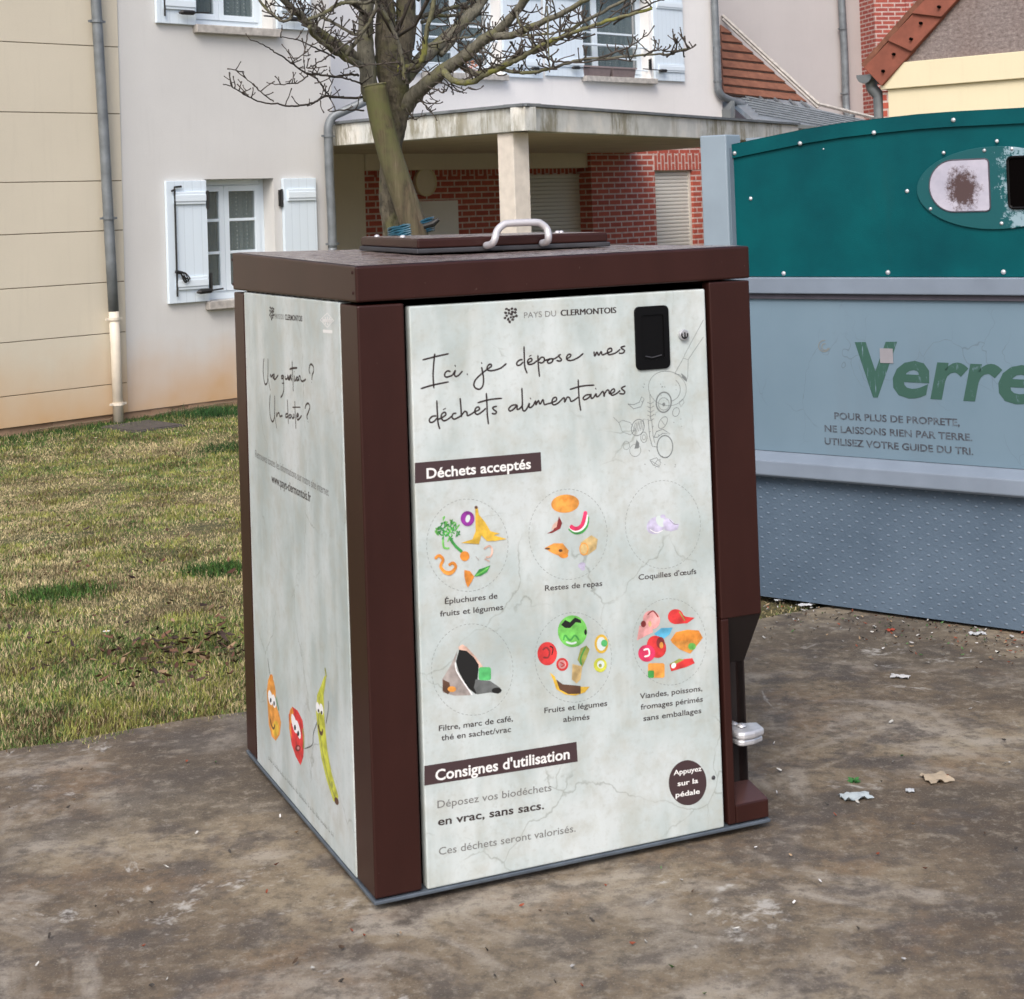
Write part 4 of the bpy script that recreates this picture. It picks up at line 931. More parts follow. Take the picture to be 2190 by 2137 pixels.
# right front post with the pedal recess
z_hi = F2(1624, 1313)[1]; z_lo = F2(1640, 1709)[1]; xi_ = (F2(1552, 1322)[0] + F2(1580, 1728)[0]) / 2; zpt_ = F2(1560, 602)[1]
rp_ = MB(); dR = 0.30; s_ = 0.11; s2 = 0.10
rp_.box(xpr, BW, 0, 0.034, z_hi, zpt_)                                   # upper front
rp_.box(xpr, xi_, 0, 0.034, zbase, z_hi - 0.0005)                         # narrow strip beside the recess
rp_.box(xi_ + 0.0005, BW, 0, 0.034, zbase, z_lo)                             # foot front
post_r = rp_.build('corner_post', M['brown'], fb_, bevel=0.003)
# right side sheet with the same cut-out (trapezoid)
zi_ = z_hi - s_; zo_ = z_lo + s2; drc = 0.145
qa_, qb_ = QF.fx(1591, 1412, BW), QF.fx(1601, 1667, BW); drc = (qa_[0] + qb_[0]) / 2; zi_, zo_ = qa_[1], qb_[1]
sp = MB(); xw = BW - 0.004
sp.prism([(xw, 0.034, zpt_), (xw, BD - 0.12, zpt_), (xw, BD - 0.12, zbase), (xw, 0.034, zbase), (xw, 0.034, z_lo), (xw, drc, zo_), (xw, drc, zi_), (xw, 0.034, z_hi)], (-0.02, 0, 0)); sp.build('right_side_panel', M['brown'], fb_)
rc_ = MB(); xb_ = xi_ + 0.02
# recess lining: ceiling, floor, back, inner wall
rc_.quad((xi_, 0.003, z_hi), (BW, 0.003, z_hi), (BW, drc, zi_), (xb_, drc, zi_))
fl_ = MB(); fl_.quad((xi_, 0.003, z_lo), (BW, 0.003, z_lo), (BW, drc, zo_), (xb_, drc, zo_)); fl_.build('recess_floor', flat('brown_ledge_sky_sheen', (0.07, 0.035, 0.032), 0.22), fb_)  # floor brown made paler: sky reflection put into its colour
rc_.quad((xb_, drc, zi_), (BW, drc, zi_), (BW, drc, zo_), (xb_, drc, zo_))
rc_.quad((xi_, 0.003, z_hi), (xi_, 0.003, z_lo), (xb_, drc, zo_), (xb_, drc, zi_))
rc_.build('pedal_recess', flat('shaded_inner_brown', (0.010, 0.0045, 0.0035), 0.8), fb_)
# pedal
pd = MB(); pz = F2(1600, 1545, 0.05)[1]; pa, pb = F2(1566, 1545, 0.02)[0], F2(1634, 1535, 0.02)[0]
pts = [(pa, -0.004), (pa + 0.012, -0.012), (pb - 0.045, -0.012), (pb - 0.012, 0.0), (pb - 0.004, 0.045), (pb - 0.05, 0.06), (pa, 0.06)]
pd.prism([(x, y, pz) for x, y in pts], (0, 0, -0.018)); pdo = pd.build('pedal', M['steel'], fb_, bevel=0.006, seg=3)
pk = MB(); pk.prism([(x * 0.92 + 0.08 * (pa + 0.03), y * 0.9 + 0.003, pz - 0.0185) for x, y in pts], (0, 0, -0.014)); pk.build('pedal_underside', M['steel'], pdo, bevel=0.004)
pk = MB(); pk.dome((pa + 0.03, 0.03, pz + 0.002), (0, 0, 1), 0.012, 0.5); pk.tube([(pa + 0.03, 0.05, pz - 0.012), (pa + 0.03, drc - 0.002, pz - 0.012)], 0.014, 10); pk.build('pedal_arm', M['steel'], pdo, smooth=True)
# base plate
bp = MB(); bp.box(-0.003, BW + 0.002, -0.003, BD, 0.015, zbase - 0.003); bp.build('base_plate', M['zincstrip'], fb_, bevel=0.002)
bp = MB(); bp.box(0.05, BW - 0.05, 0.04, BD - 0.05, 0.0, 0.015); bp.build('shadow_black_feet', M['void'], fb_)  # support block in near-black: the shadow gap under the base is painted in
bk_ = MB(); bk_.box(0.12, BW - 0.12, BD - 0.02, BD - 0.002, zbase, zt - 0.02); bk_.build('back_panel', M['brown'], fb_)

# front door
dr = MB(); dr.box(xdl, xdr, 0.0, 0.03, zdb, zdt); door = dr.build('front_door', M['panel'], fb_, bevel=0.0035, seg=3)
y1_, y2_ = -0.0003, -0.0006
t1 = lambda p: (p[0], y1_, p[1]); t2 = lambda p: (p[0], y2_, p[1])
def Zc(x0, y0, sc): return lambda x, y: (x0 + x * sc, y0 + y * sc)
z3 = Zc(860, 620, 680 / 1951); z4 = Zc(860, 1000, 680 / 1951); z5 = Zc(860, 1560, 840 / 1951)
f3 = lambda x, y: F2(*z3(x, y)); f4 = lambda x, y: F2(*z4(x, y)); f5 = lambda x, y: F2(*z5(x, y))
h1 = lambda x, y: F2(890 + x * 470 / 1951, 720 + y * 470 / 1951)
HW1 = [[(165,150),(155,250),(150,350),(157,460)],[(55,208),(170,178),(290,152)],[(40,463),(150,430),(290,402)],
 [(305,312),(280,305),(258,322),(252,345),(268,360),(300,352),(325,338),(348,300),(340,335),(350,354),(375,345),(412,305)],[(343,252),(350,268)],[(451,328),(456,342)],
 [(580,270),(590,320),(598,380),(590,440),(560,468),(525,455),(512,425),(530,380),(590,322),(640,285),(668,262),(660,245),(640,255),(628,285),(645,302),(690,300),(750,280),(802,238)],[(577,228),(586,242)],
 [(945,205),(915,210),(893,235),(900,256),(925,250),(950,225)],[(957,85),(960,200),(965,270),(985,328)],[(988,236),(1025,215),(1022,195),(1000,200),(988,225),(1000,247),(1040,240),(1075,212)],[(1002,176),(1024,164)],
 [(1080,165),(1085,260),(1095,358)],[(1083,215),(1110,185),(1135,190),(1135,220),(1110,235),(1092,226)],[(1136,212),(1165,206),(1190,198),(1167,215),(1172,236),(1200,230),(1215,205),(1195,196),(1225,198),(1258,178)],
 [(1285,158),(1262,170),(1275,185),(1290,205),(1275,218),(1245,212)],[(1328,202),(1365,180),(1372,160),(1350,160),(1335,185),(1345,209),(1385,210),(1440,185),(1484,149)],
 [(1578,132),(1586,173),(1605,138),(1620,166),(1642,134),(1652,162),(1690,148),(1735,128),(1730,104),(1705,112),(1698,140),(1715,161),(1770,145),(1812,112)],[(1857,84),(1820,95),(1830,110),(1850,125),(1835,146),(1798,148)],
 [(180,705),(145,708),(118,735),(125,761),(155,755),(190,720)],[(183,565),(188,680),(195,770),(210,822)],[(190,738),(225,722),(262,695),(255,672),(230,685),(222,715),(240,746),(275,738),(322,702)],[(238,650),(264,636)],
 [(357,682),(330,685),(318,712),(335,733),(370,720),(400,702)],[(390,545),(397,630),(402,716)],[(402,702),(430,665),(450,675),(455,702),(485,690),(520,668),(560,648),(552,625),(530,635),(520,668),(540,691),(575,675),(620,636)],
 [(622,500),(628,600),(632,700),(642,780)],[(545,588),(650,560),(762,548)],[(717,618),(680,630),(690,650),(712,668),(700,686),(670,682)],
 [(890,605),(850,612),(822,640),(835,661),(870,640),(895,608),(896,645),(918,640),(942,612)],[(938,455),(942,560),(945,645),(965,659),(988,630),(1005,592),(1001,620),(1012,631),(1038,612),(1060,572),(1063,606),(1085,568),(1100,600),(1125,560),(1137,602),(1165,598),(1205,586),(1245,565),(1240,540),(1215,550),(1205,585),(1222,606),(1260,590),(1312,542),(1318,582),(1340,540),(1362,545),(1374,574),(1400,566),(1442,536)],[(1011,543),(1019,557)],
 [(1438,380),(1442,480),(1450,590),(1462,660)],[(1362,470),(1470,440),(1582,431)],[(1545,515),(1508,520),(1482,545),(1495,561),(1535,540),(1550,512),(1554,547),(1575,540),(1597,507),(1600,532),(1620,528),(1658,486),(1668,532),(1674,505),(1697,475),(1712,482),(1712,500),(1726,508),(1760,487),(1756,465),(1735,475),(1725,500),(1740,521),(1780,505),(1812,478)],[(1590,456),(1598,470)],[(1860,438),(1825,455),(1830,470),(1852,490),(1840,509),(1803,505)]]
hw = MB()
for st_ in HW1:
    P = [h1(*p) for p in st_]
    P = [(q.x, q.y) for q in smooth_path([Vector((a, b, 0)) for a, b in P], 5)] if len(P) > 2 else P
    stroke(hw, P, 0.0038, t1)
tag(hw.build('lettering', M['ink'], door), 'handwritten slogan Ici, je dépose mes déchets alimentaires')
tx = MB(); put_text(tx, 'PAYS DU', f3(748, 174), f3(945, 162), 0.0135, t1, 0.0); tx.build('lettering', M['ink_grey'], door)
tx = MB(); put_text(tx, 'CLERMONTOIS', f3(972, 160), f3(1311, 142), 0.0140, t1); put_text(tx, 'CLERMONTOIS', f3(976, 160), f3(1315, 142), 0.0140, lambda p: (p[0], y1_ - 0.00006, p[1])); tx.build('lettering', M['ink'], door)
def emblem(mb, cxy, r, to, sx=1.0):
    random.seed(5)
    for k in range(17):
        a = k * 2.399; d = r * math.sqrt((k + 0.5) / 17); c0 = (cxy[0] + d * math.cos(a) * sx, cxy[1] + d * math.sin(a)); w = random.uniform(0, 3.1); q = r * 0.27
        pts = [(c0[0] + q * sx * math.cos(w + j * 2 * PI / 5) * random.uniform(0.6, 1.1), c0[1] + q * math.sin(w + j * 2 * PI / 5) * random.uniform(0.5, 1.0)) for j in range(5)]
        mb.poly([to(p) for p in pts])
em = MB(); emblem(em, f3(664, 152), 0.0165, t1); em.build('emblem', M['ink'], door)
# brown bands with white lettering
def band(mb, pts, fn): mb.poly([t1(fn(*p)) for p in pts])
bn = MB(); band(bn, [(78, 1062), (850, 996), (855, 1113), (78, 1188)], f3); bn.build('title_band', M['ink_brown'], door)
bn = MB(); put_text(bn, 'Déchets acceptés', f3(150, 1158), f3(790, 1096), 0.0225, t2, 0.022); bn.build('lettering', M['ink_white'], door)
bn = MB(); band(bn, [(110, 182), (866, 62), (872, 160), (110, 280)], f5); bn.build('title_band', M['ink_brown'], door)
bn = MB(); put_text(bn, "Consignes d'utilisation", f5(165, 255), f5(832, 145), 0.0235, t2, 0.022); bn.build('lettering', M['ink_white'], door)
for s, A, B, h, fn in (('Épluchures de', (262, 838), (585, 803), 0.0125, f4), ('fruits et légumes', (232, 915), (620, 872), 0.0125, f4), ('Restes de repas', (876, 757), (1228, 726), 0.0125, f4), ("Coquilles d'œufs", (1450, 690), (1805, 652), 0.0125, f4),
    ('Filtre, marc de café,', (225, 1618), (680, 1556), 0.0125, f4), ('thé en sachet/vrac', (240, 1676), (668, 1622), 0.0125, f4), ('Fruits et légumes', (872, 1508), (1258, 1462), 0.0125, f4), ('abimés', (988, 1562), (1150, 1545), 0.0125, f4),
    ('Viandes, poissons,', (1458, 1420), (1842, 1370), 0.0125, f4), ('fromages périmés', (1464, 1486), (1845, 1436), 0.0125, f4), ('sans emballages', (1480, 1556), (1836, 1506), 0.0125, f4)):
    tx = MB(); put_text(tx, s, fn(*A), fn(*B), h, t1, 0.012); tx.build('caption_lettering', M['ink'], door)
for s, A, B in (('Déposez vos biodéchets', (175, 392), (742, 305)), ('Ces déchets seront valorisés.', (182, 625), (862, 508))):
    tx = MB(); put_text(tx, s, f5(*A), f5(*B), 0.0165, t1, 0.004); tx.build('lettering', M['ink_grey'], door)
tx = MB(); put_text(tx, 'en vrac, sans sacs.', f5(178, 478), f5(705, 395), 0.0175, t1, 0.02); tx.build('lettering', M['ink'], door)
rn = MB(); rn.poly([t1(f5(*p)) for p in ell(1418, 265, 94, 112, 0, 40)]); rn.build('round_badge', M['ink_brown'], door)
for s, A, B in (('Appuyez', (1348, 228), (1488, 205)), ('sur la', (1368, 282), (1470, 265)), ('pédale', (1358, 338), (1478, 318))):
    tx = MB(); put_text(tx, s, f5(*A), f5(*B), 0.0115, t2, 0.02); tx.build('lettering', M['ink_white'], door)
sc_ = MB(); a = f5(1546, 240); sc_.dome((a[0], 0, a[1]), (0, -1, 0), 0.005, 0.6); sc_.build('screw', M['rubber'], door)
# recessed pull handle and lock
hp = [F2(*p) for p in ((1355, 656), (1428, 653), (1432, 788), (1360, 792))]
hx0, hx1 = (hp[0][0] + hp[3][0]) / 2, (hp[1][0] + hp[2][0]) / 2; hz1, hz0 = (hp[0][1] + hp[1][1]) / 2, (hp[2][1] + hp[3][1]) / 2
ph = MB(); oq = rrect(hx0, hx1, hz0, hz1, 0.012); iq = rrect(hx0 + 0.016, hx1 - 0.014, hz0 + 0.022, hz1 - 0.02, 0.006); n = len(oq)
ph.add([(x, -0.004, z) for x, z in oq] + [(x, -0.0045, z) for x, z in iq] + [(x, 0.0, z) for x, z in oq] + [(x, -0.0012, z) for x, z in iq],
       [(i, (i + 1) % n, n + (i + 1) % n, n + i) for i in range(n)] + [(i, (i + 1) % n, 2 * n + (i + 1) % n, 2 * n + i) for i in range(n)] + [(n + i, n + (i + 1) % n, 3 * n + (i + 1) % n, 3 * n + i) for i in range(n)] + [tuple(range(3 * n, 4 * n))])
ph.build('pull_handle', M['black'], door)
hl = MB(); hl.tube([(hx0 + 0.024, -0.0035, hz0 + 0.031), (hx0 + 0.04, -0.0045, hz0 + 0.027), (hx1 - 0.022, -0.0035, hz0 + 0.031)], 0.0014, 5); hl.build('handle_lip', M['rubber'], door)
lk = MB(); a = F2(1460, 716); lk.tube([(a[0], 0, a[1]), (a[0], -0.009, a[1])], 0.0125, 20); lko = lk.build('lock', M['steel'], door, bevel=0.002)
l2 = MB(); l2.tube([(a[0] + 0.0075 * math.cos(t), -0.0095, a[1] + 0.0075 * math.sin(t)) for t in [2.6 + 4.2 * k / 12 for k in range(13)]], 0.0018, 5); l2.box(a[0] - 0.001, a[0] + 0.002, -0.0105, -0.0085, a[1] - 0.006, a[1] + 0.006); l2.build('keyhole', M['black'], lko)
# kitchen sketch (whisk/brush, ladle, vegetables) in thin grey lines
sk = MB()
def L3(pts, w=0.0011, cl=False, mbx=None):
    P = [f3(*p) for p in pts]
    if cl: P.append(P[0])
    stroke(mbx or sk, P, w, t1, False)
L3([(1848, 185), (1735, 395)]); L3([(1848, 290), (1760, 420)]); L3([(1735, 395), (1725, 420), (1755, 428), (1765, 412)]); L3([(1725, 420), (1672, 515)]); L3([(1755, 428), (1752, 540)]); L3([(1672, 515), (1700, 520), (1740, 560), (1752, 540)])
for k in range(7): L3([(1712 + k * 5, 512 + k * 4), (1722 + k * 4, 540 + k * 4)], 0.0016)
L3(ell(1627, 605, 118, 105, 20), 0.0011, True); L3(ell(1627, 610, 80, 75, 20, 20, -1.2, 1.0), 0.0014); L3(ell(1605, 690, 46, 62, 5), 0.0034, True); L3(ell(1605, 700, 33, 38, 0), 0.0012, True); sk.poly([t1(f3(*p)) for p in ell(1605, 703, 9, 12)])
L3([(1385, 700), (1420, 730), (1465, 718), (1485, 670), (1470, 655), (1455, 690), (1420, 705), (1385, 700)], 0.0015); L3([(1295, 780), (1330, 815), (1350, 870), (1400, 890), (1430, 860), (1400, 815), (1350, 800), (1330, 815)])
L3(ell(1446, 845, 38, 52, 20), 0.0016, True)
for k in range(6): L3([(1415 + k * 12, 880 - k * 4), (1432 + k * 10, 815 - k * 4)], 0.0012)
L3([(1510, 800), (1518, 900), (1535, 960), (1565, 965)], 0.0015); L3([(1530, 790), (1540, 900), (1550, 940)], 0.0012); L3([(1520, 640), (1524, 800)], 0.0014)
for k in range(5): L3([(1505, 690 + k * 26), (1524, 700 + k * 26), (1545, 686 + k * 26)], 0.0012)
L3(ell(1483, 905, 20, 32), 0.0012, True); L3(ell(1483, 905, 10, 16), 0.0010, True); L3(ell(1375, 955, 20, 26), 0.0010, True); L3(ell(1430, 985, 34, 38, 10), 0.0010, True); sk.poly([t1(f3(*p)) for p in ((1425, 975), (1438, 920), (1455, 940), (1452, 972))])
L3(ell(1612, 962, 48, 68), 0.0026, True); L3([(1545, 905), (1560, 870), (1600, 855), (1645, 885), (1600, 880), (1565, 905), (1545, 905)], 0.0016); L3(ell(1600, 815, 22, 40, 30), 0.0014, True); L3([(1610, 830), (1590, 800)])
L3(ell(1680, 750, 20, 28, 20), 0.0014, True); L3([(1700, 690), (1720, 670), (1730, 690), (1710, 720), (1700, 690)], 0.0012); L3([(1520, 1045), (1560, 1030), (1588, 1060), (1575, 1088), (1540, 1075), (1520, 1045)], 0.0014); L3([(1530, 1050), (1575, 1080)]); L3([(1545, 1075), (1570, 1040)])
random.seed(3)
for k in range(34):
    x, y = random.uniform(1380, 1720), random.uniform(560, 1090)
    if abs(x - 1570) < 150: L3([(x, y), (x + random.uniform(2, 7), y + random.uniform(2, 7))], 0.0016)
sk.build('kitchen_sketch', M['ink_line'], door)
# marbling cracks printed on the door
# pictograms
def picto(shapes, circ, name='pictogram'):
    cols = []; mb = MB(); lay = 0
    for kind, col, *a in shapes:
        if col not in cols: cols.append(col)
        mb.mi = cols.index(col); yy = y1_ - 0.00002 * lay; lay += 1
        to = lambda p, yy=yy: (p[0], yy, p[1])
        if kind == 'e': mb.poly([to(f4(*p)) for p in ell(*a)])
        elif kind == 'p': mb.poly([to(f4(*p)) for p in a[0]])
        elif kind == 's':
            P = smooth_path([Vector((*f4(*p), 0)) for p in a[0]], 5); stroke(mb, [(q.x, q.y) for q in P], a[1], to)
    if circ:
        cols.append('ringline'); mb.mi = len(cols) - 1; M['p_ringline'] = M['ink_line']
        nd = 60
        for k in range(nd):
            a0 = 2 * PI * k / nd; stroke(mb, [f4(circ[0] + circ[2] * math.cos(a0 + j * 0.03), circ[1] + circ[3] * math.sin(a0 + j * 0.03)) for j in range(3)], 0.0009, t1, False)
    return mb.build(name, [M['p_' + c] for c in cols], door)
random.seed(11)
leafy = []
for k in range(46):
    a = random.uniform(0, 6.28); r = random.uniform(0.2, 1); leafy.append(('s', random.choice(['green', 'lgreen', 'green']), [(275 + 75 * r * math.cos(a), 375 + 75 * r * math.sin(a)), (275 + 75 * r * math.cos(a) + random.uniform(-14, 14), 375 + 75 * r * math.sin(a) + random.uniform(-12, 20)), (275 + 70 * r * math.cos(a) + random.uniform(-20, 20), 380 + 75 * r * math.sin(a) + random.uniform(8, 26))], 0.0026))
picto(leafy + [('s', 'green', [(290, 430), (325, 480), (370, 520)], 0.006), ('s', 'lgreen', [(250, 440), (255, 490), (290, 495)], 0.004), ('e', 'purple', 400, 313, 42, 46), ('e', 'tea', 402, 313, 14, 24, 15), ('p', 'banana', [(447, 250), (462, 245), (470, 290), (505, 330), (540, 390), (600, 405), (560, 415), (640, 438), (570, 450), (520, 452), (485, 415), (470, 470), (360, 462), (430, 440), (450, 390)]),
    ('e', 'brownp', 453, 244, 10, 10), ('e', 'orange', 383, 543, 29, 30), ('s', 'orange', [(200, 560), (225, 540), (250, 565), (235, 605), (262, 640), (300, 640), (328, 610), (310, 585), (285, 600)], 0.0065), ('s', 'bun', [(250, 640), (290, 655), (325, 630)], 0.0045), ('s', 'skinp', [(500, 500), (535, 480), (552, 510), (540, 545), (512, 550)], 0.004), ('s', 'skinp', [(505, 560), (535, 575)], 0.004), ('s', 'ringp', [(450, 545), (470, 565)], 0.002) if False else ('s', 'coffee', [(450, 545), (470, 568)], 0.002),
    ('p', 'orange', [(380, 628), (415, 635), (440, 668), (425, 700), (402, 735), (390, 710), (380, 665)]), ('p', 'green', [(440, 668), (470, 625), (540, 600), (520, 640), (480, 665)]), ('s', 'lgreen', [(450, 662), (490, 640), (530, 612)], 0.003)], (400, 477, 250, 283))
picto([('e', 'bun', 1000, 222, 86, 56, -5), ('s', 'orange', [(960, 205), (980, 185), (1000, 205), (1020, 185), (1045, 200)], 0.004), ('p', 'dred', [(962, 300), (982, 340), (970, 375), (920, 402), (888, 406), (925, 385), (950, 345)]), ('p', 'skinp', [(955, 325), (948, 365), (915, 385), (925, 350)]), ('s', 'green', [(1022, 375), (1060, 402), (1105, 395), (1135, 355), (1142, 300)], 0.0055), ('s', 'white', [(1026, 366), (1060, 390), (1100, 380), (1128, 345), (1136, 290)], 0.005), ('s', 'melon', [(1030, 358), (1062, 376), (1098, 360), (1115, 320), (1126, 268)], 0.009),
    ('p', 'bun', [(872, 495), (930, 465), (985, 465), (1022, 510), (1010, 552), (970, 545), (920, 525)]), ('e', 'brownp', 972, 510, 12, 9), ('e', 'brownp', 892, 498, 16, 6), ('e', 'orange', 990, 540, 28, 16), ('p', 'potato', [(1095, 460), (1160, 415), (1200, 440), (1190, 500), (1135, 540), (1095, 520)]), ('e', 'bun', 1115, 500, 28, 40), ('e', 'potato', 1115, 500, 22, 32), ('e', 'shell', 1102, 600, 24, 18, -20), ('e', 'shell', 1108, 620, 14, 12)], (1018, 410, 240, 277))
picto([('e', 'shell', 1558, 355, 62, 50, -35), ('e', 'tea', 1585, 330, 25, 38, -30), ('p', 'shell', [(1610, 305), (1650, 320), (1672, 345), (1700, 345), (1690, 380), (1650, 392), (1612, 385), (1600, 345)]), ('e', 'shell', 1600, 300, 16, 12), ('s', 'white', [(1520, 380), (1560, 400), (1600, 385)], 0.002), ('s', 'grey', [(1640, 318), (1665, 345), (1695, 350)], 0.0013)], (1600, 350, 230, 270))
picto([('p', 'coffee', [(340, 1120), (300, 1210), (245, 1300), (250, 1380), (320, 1400), (420, 1398), (400, 1340), (345, 1260), (325, 1200)]), ('p', 'brownp', [(250, 1300), (290, 1320), (300, 1370), (280, 1392), (248, 1370)]), ('e', 'bun', 305, 1360, 26, 18), ('p', 'skinp', [(345, 1100), (370, 1085), (395, 1100), (450, 1160), (495, 1220), (480, 1240), (450, 1200), (400, 1140), (350, 1125)]), ('p', 'black', [(350, 1118), (395, 1125), (440, 1165), (470, 1210), (460, 1330), (500, 1375), (450, 1390), (400, 1350), (345, 1250), (330, 1190)]),
    ('p', 'grey', [(450, 1300), (540, 1310), (600, 1350), (612, 1370), (590, 1388), (540, 1380), (460, 1392), (440, 1350)]), ('e', 'black', 580, 1368, 30, 18), ('p', 'teag', rrect(470, 545, 1225, 1305, 14)), ('s', 'white', [(325, 1195), (335, 1250), (385, 1330), (430, 1395)], 0.003)], (430, 1240, 250, 280))
picto([('e', 'lgreen', 1045, 1005, 90, 98, 0), ('p', 'black', [(975, 965), (1000, 935), (1030, 950), (1060, 920), (1095, 935), (1100, 955), (1065, 950), (1030, 985), (1000, 985)]), ('s', 'green', [(990, 1060), (1000, 1030), (1030, 1060), (1060, 1030), (1085, 1060)], 0.004), ('s', 'tea', [(1005, 1070), (1040, 1080), (1070, 1072)], 0.004), ('e', 'black', 1125, 1010, 8, 18), ('e', 'red', 890, 1142, 60, 72), ('s', 'dred', [(862, 1120), (885, 1105), (905, 1130), (895, 1165), (865, 1165)], 0.004), ('s', 'black', [(905, 1095), (925, 1110), (918, 1150)], 0.0025),
    ('e', 'red', 982, 1208, 37, 40), ('e', 'pink', 982, 1208, 24, 27), ('s', 'red', [(970, 1195), (995, 1210), (975, 1222)], 0.003), ('p', 'olive', [(1075, 1180), (1095, 1110), (1130, 1092), (1150, 1115), (1130, 1170), (1105, 1225)]), ('s', 'green', [(1125, 1100), (1095, 1170), (1100, 1210)], 0.004), ('p', 'potato', [(1045, 1205), (1105, 1220), (1095, 1300), (1070, 1325), (1040, 1300)]), ('e', 'banana', 1222, 1082, 42, 58), ('e', 'tea', 1222, 1082, 28, 42), ('e', 'teag', 1240, 1078, 20, 22), ('e', 'lime', 1215, 1212, 40, 44), ('e', 'tea', 1218, 1208, 22, 24), ('e', 'olive', 1215, 1215, 10, 12),
    ('p', 'banana', [(905, 1258), (935, 1280), (955, 1330), (1000, 1345), (1060, 1345), (1150, 1345), (1120, 1380), (1060, 1400), (1000, 1392), (945, 1360), (925, 1300)]), ('p', 'brownp', [(945, 1300), (985, 1330), (1095, 1340), (1095, 1388), (1020, 1390), (965, 1362)])], (1050, 1165, 235, 275))
picto([('e', 'pink', 1530, 935, 52, 58, -20), ('p', 'pink', [(1455, 970), (1530, 960), (1540, 1010), (1440, 1062)]), ('e', 'dred', 1480, 960, 16, 20), ('s', 'dred', [(1505, 905), (1540, 880), (1572, 920)], 0.003), ('e', 'potato', 1520, 960, 10, 18), ('e', 'red', 1678, 915, 48, 46), ('p', 'red', [(1690, 880), (1740, 915), (1795, 922), (1750, 955), (1690, 960)]), ('s', 'olive', [(1700, 885), (1735, 940)], 0.004), ('p', 'blue', [(1545, 1020), (1590, 985), (1660, 982), (1640, 1025), (1600, 1052), (1565, 1040)]),
    ('p', 'orange', [(1645, 1060), (1680, 1010), (1750, 995), (1820, 1000), (1845, 1045), (1770, 1140), (1700, 1110)]), ('p', 'bun', [(1650, 1070), (1770, 1060), (1840, 1050), (1765, 1142), (1700, 1115)]), ('e', 'lgreen', 1778, 1098, 24, 22), ('e', 'red', 1560, 1100, 58, 70, -20), ('e', 'dred', 1585, 1075, 25, 35), ('e', 'melon', 1500, 1140, 52, 52), ('s', 'white', [(1480, 1120), (1510, 1115), (1515, 1150), (1485, 1160)], 0.004), ('e', 'bun', 1590, 1090, 12, 20),
    ('p', 'bun', rrect(1508, 1610, 1200, 1290, 14)), ('p', 'green', rrect(1508, 1545, 1245, 1290, 8)), ('p', 'red', [(1640, 1210), (1700, 1178), (1780, 1170), (1795, 1200), (1740, 1225), (1650, 1250)]), ('p', 'olive', [(1640, 1205), (1700, 1172), (1730, 1178), (1660, 1215)]), ('e', 'white', 1665, 1215, 14, 18, 30)], (1640, 1070, 225, 265))

# left side panel
sp_ = MB(); sp_.hexa([(0.0, ydr, zsb), (0.0, ydl, zsb), (0.03, ydl, zsb), (0.03, ydr, zsb), (0.0, ydr, S2(520.4, 625)[1]), (0.0, ydl, S2(724.7, 647)[1]), (0.03, ydl, S2(724.7, 647)[1]), (0.03, ydr, S2(520.4, 625)[1])])
side = sp_.build('side_panel', M['panel'], fb_, bevel=0.0035, seg=3)
vt = MB()
for k in range(34):
    y = ydl + (ydr - ydl) * (k + 0.5) / 34; z = S2(724.7, 647)[1] + (S2(520.4, 625)[1] - S2(724.7, 647)[1]) * (k + 0.5) / 34
    if k % 2: vt.box(0.006, 0.028, y - 0.006, y + 0.006, z + 0.001, z + 0.012)
vt.build('vent_tooth', M['brown'], side)
s1 = lambda p: (y1_, p[0], p[1])
def neg(p): return (-p[0], p[1])           # face coordinate running left to right as seen: -y
s1n = lambda p: (y1_, -p[0], p[1]); s2n = lambda p: (y2_, -p[0], p[1])
g1 = lambda x, y: neg(S2(490 + x * 330 / 1142, 600 + y * 330 / 1142)); g2 = lambda x, y: neg(S2(490 + x * 330 / 776, 1150 + y * 330 / 776))
k1 = lambda x, y: ((540 + x * 220 / 1951 - 490) * 1142 / 330, (760 + y * 220 / 1951 - 600) * 1142 / 330)
HW2 = [[k1(*p) for p in q] for q in ([(222,60),(205,200),(210,400),(230,520),(252,552),(285,500),(295,300),(295,60)],[(298,440),(340,670)],[(335,400),(345,365),(355,412),(385,368),(390,430),(420,400),(410,360),(395,380),(400,430),(430,456),(490,375)],
 [(580,385),(550,395),(555,440),(580,430),(590,385),(590,500),(595,650),(570,750),(535,800)],[(560,530),(602,530)],[(620,390),(625,450),(660,440),(668,380),(676,455),(702,425),(698,395),(684,425),(700,470),(738,372),(716,402),(742,442),(732,482)],
 [(752,100),(760,300),(770,500),(775,685)],[(705,265),(770,245),(850,240)],[(795,380),(800,484),(828,455),(850,410),(830,440),(845,482),(870,450),(858,410),(882,480),(887,400),(905,400),(920,470),(955,492),(1015,455)],[(794,298),(797,322)],
 [(1095,352),(1075,280),(1090,190),(1120,170),(1155,220),(1160,310),(1135,370),(1125,470)],[(1121,508),(1126,526)])] + [
 [(305,845),(300,920),(306,1010),(323,1045),(337,1000),(338,850)],[(335,980),(353,1095)],[(350,975),(352,1006),(362,982),(372,984),(376,1005),(396,1000)],[(432,880),(435,960),(440,1062)],[(433,985),(420,992),(421,1014),(436,1004)],[(450,990),(443,1005),(450,1020),(460,1005),(452,990)],
 [(465,990),(468,1018),(478,1015),(480,990),(483,1020)],[(487,890),(490,1000),(495,1100)],[(470,938),(528,938)],[(498,1010),(515,1000),(508,985),(500,1005),(510,1032),(538,1000)],[(562,950),(570,920),(586,910),(598,935),(588,972),(576,1004),(582,1028)],[(584,1044),(586,1048)]]
hw = MB()
for st_ in HW2:
    P = [g1(*p) for p in st_]; P = [(q.x, q.y) for q in smooth_path([Vector((a, b, 0)) for a, b in P], 5)] if len(P) > 2 else P
    stroke(hw, P, 0.0048, s1n)
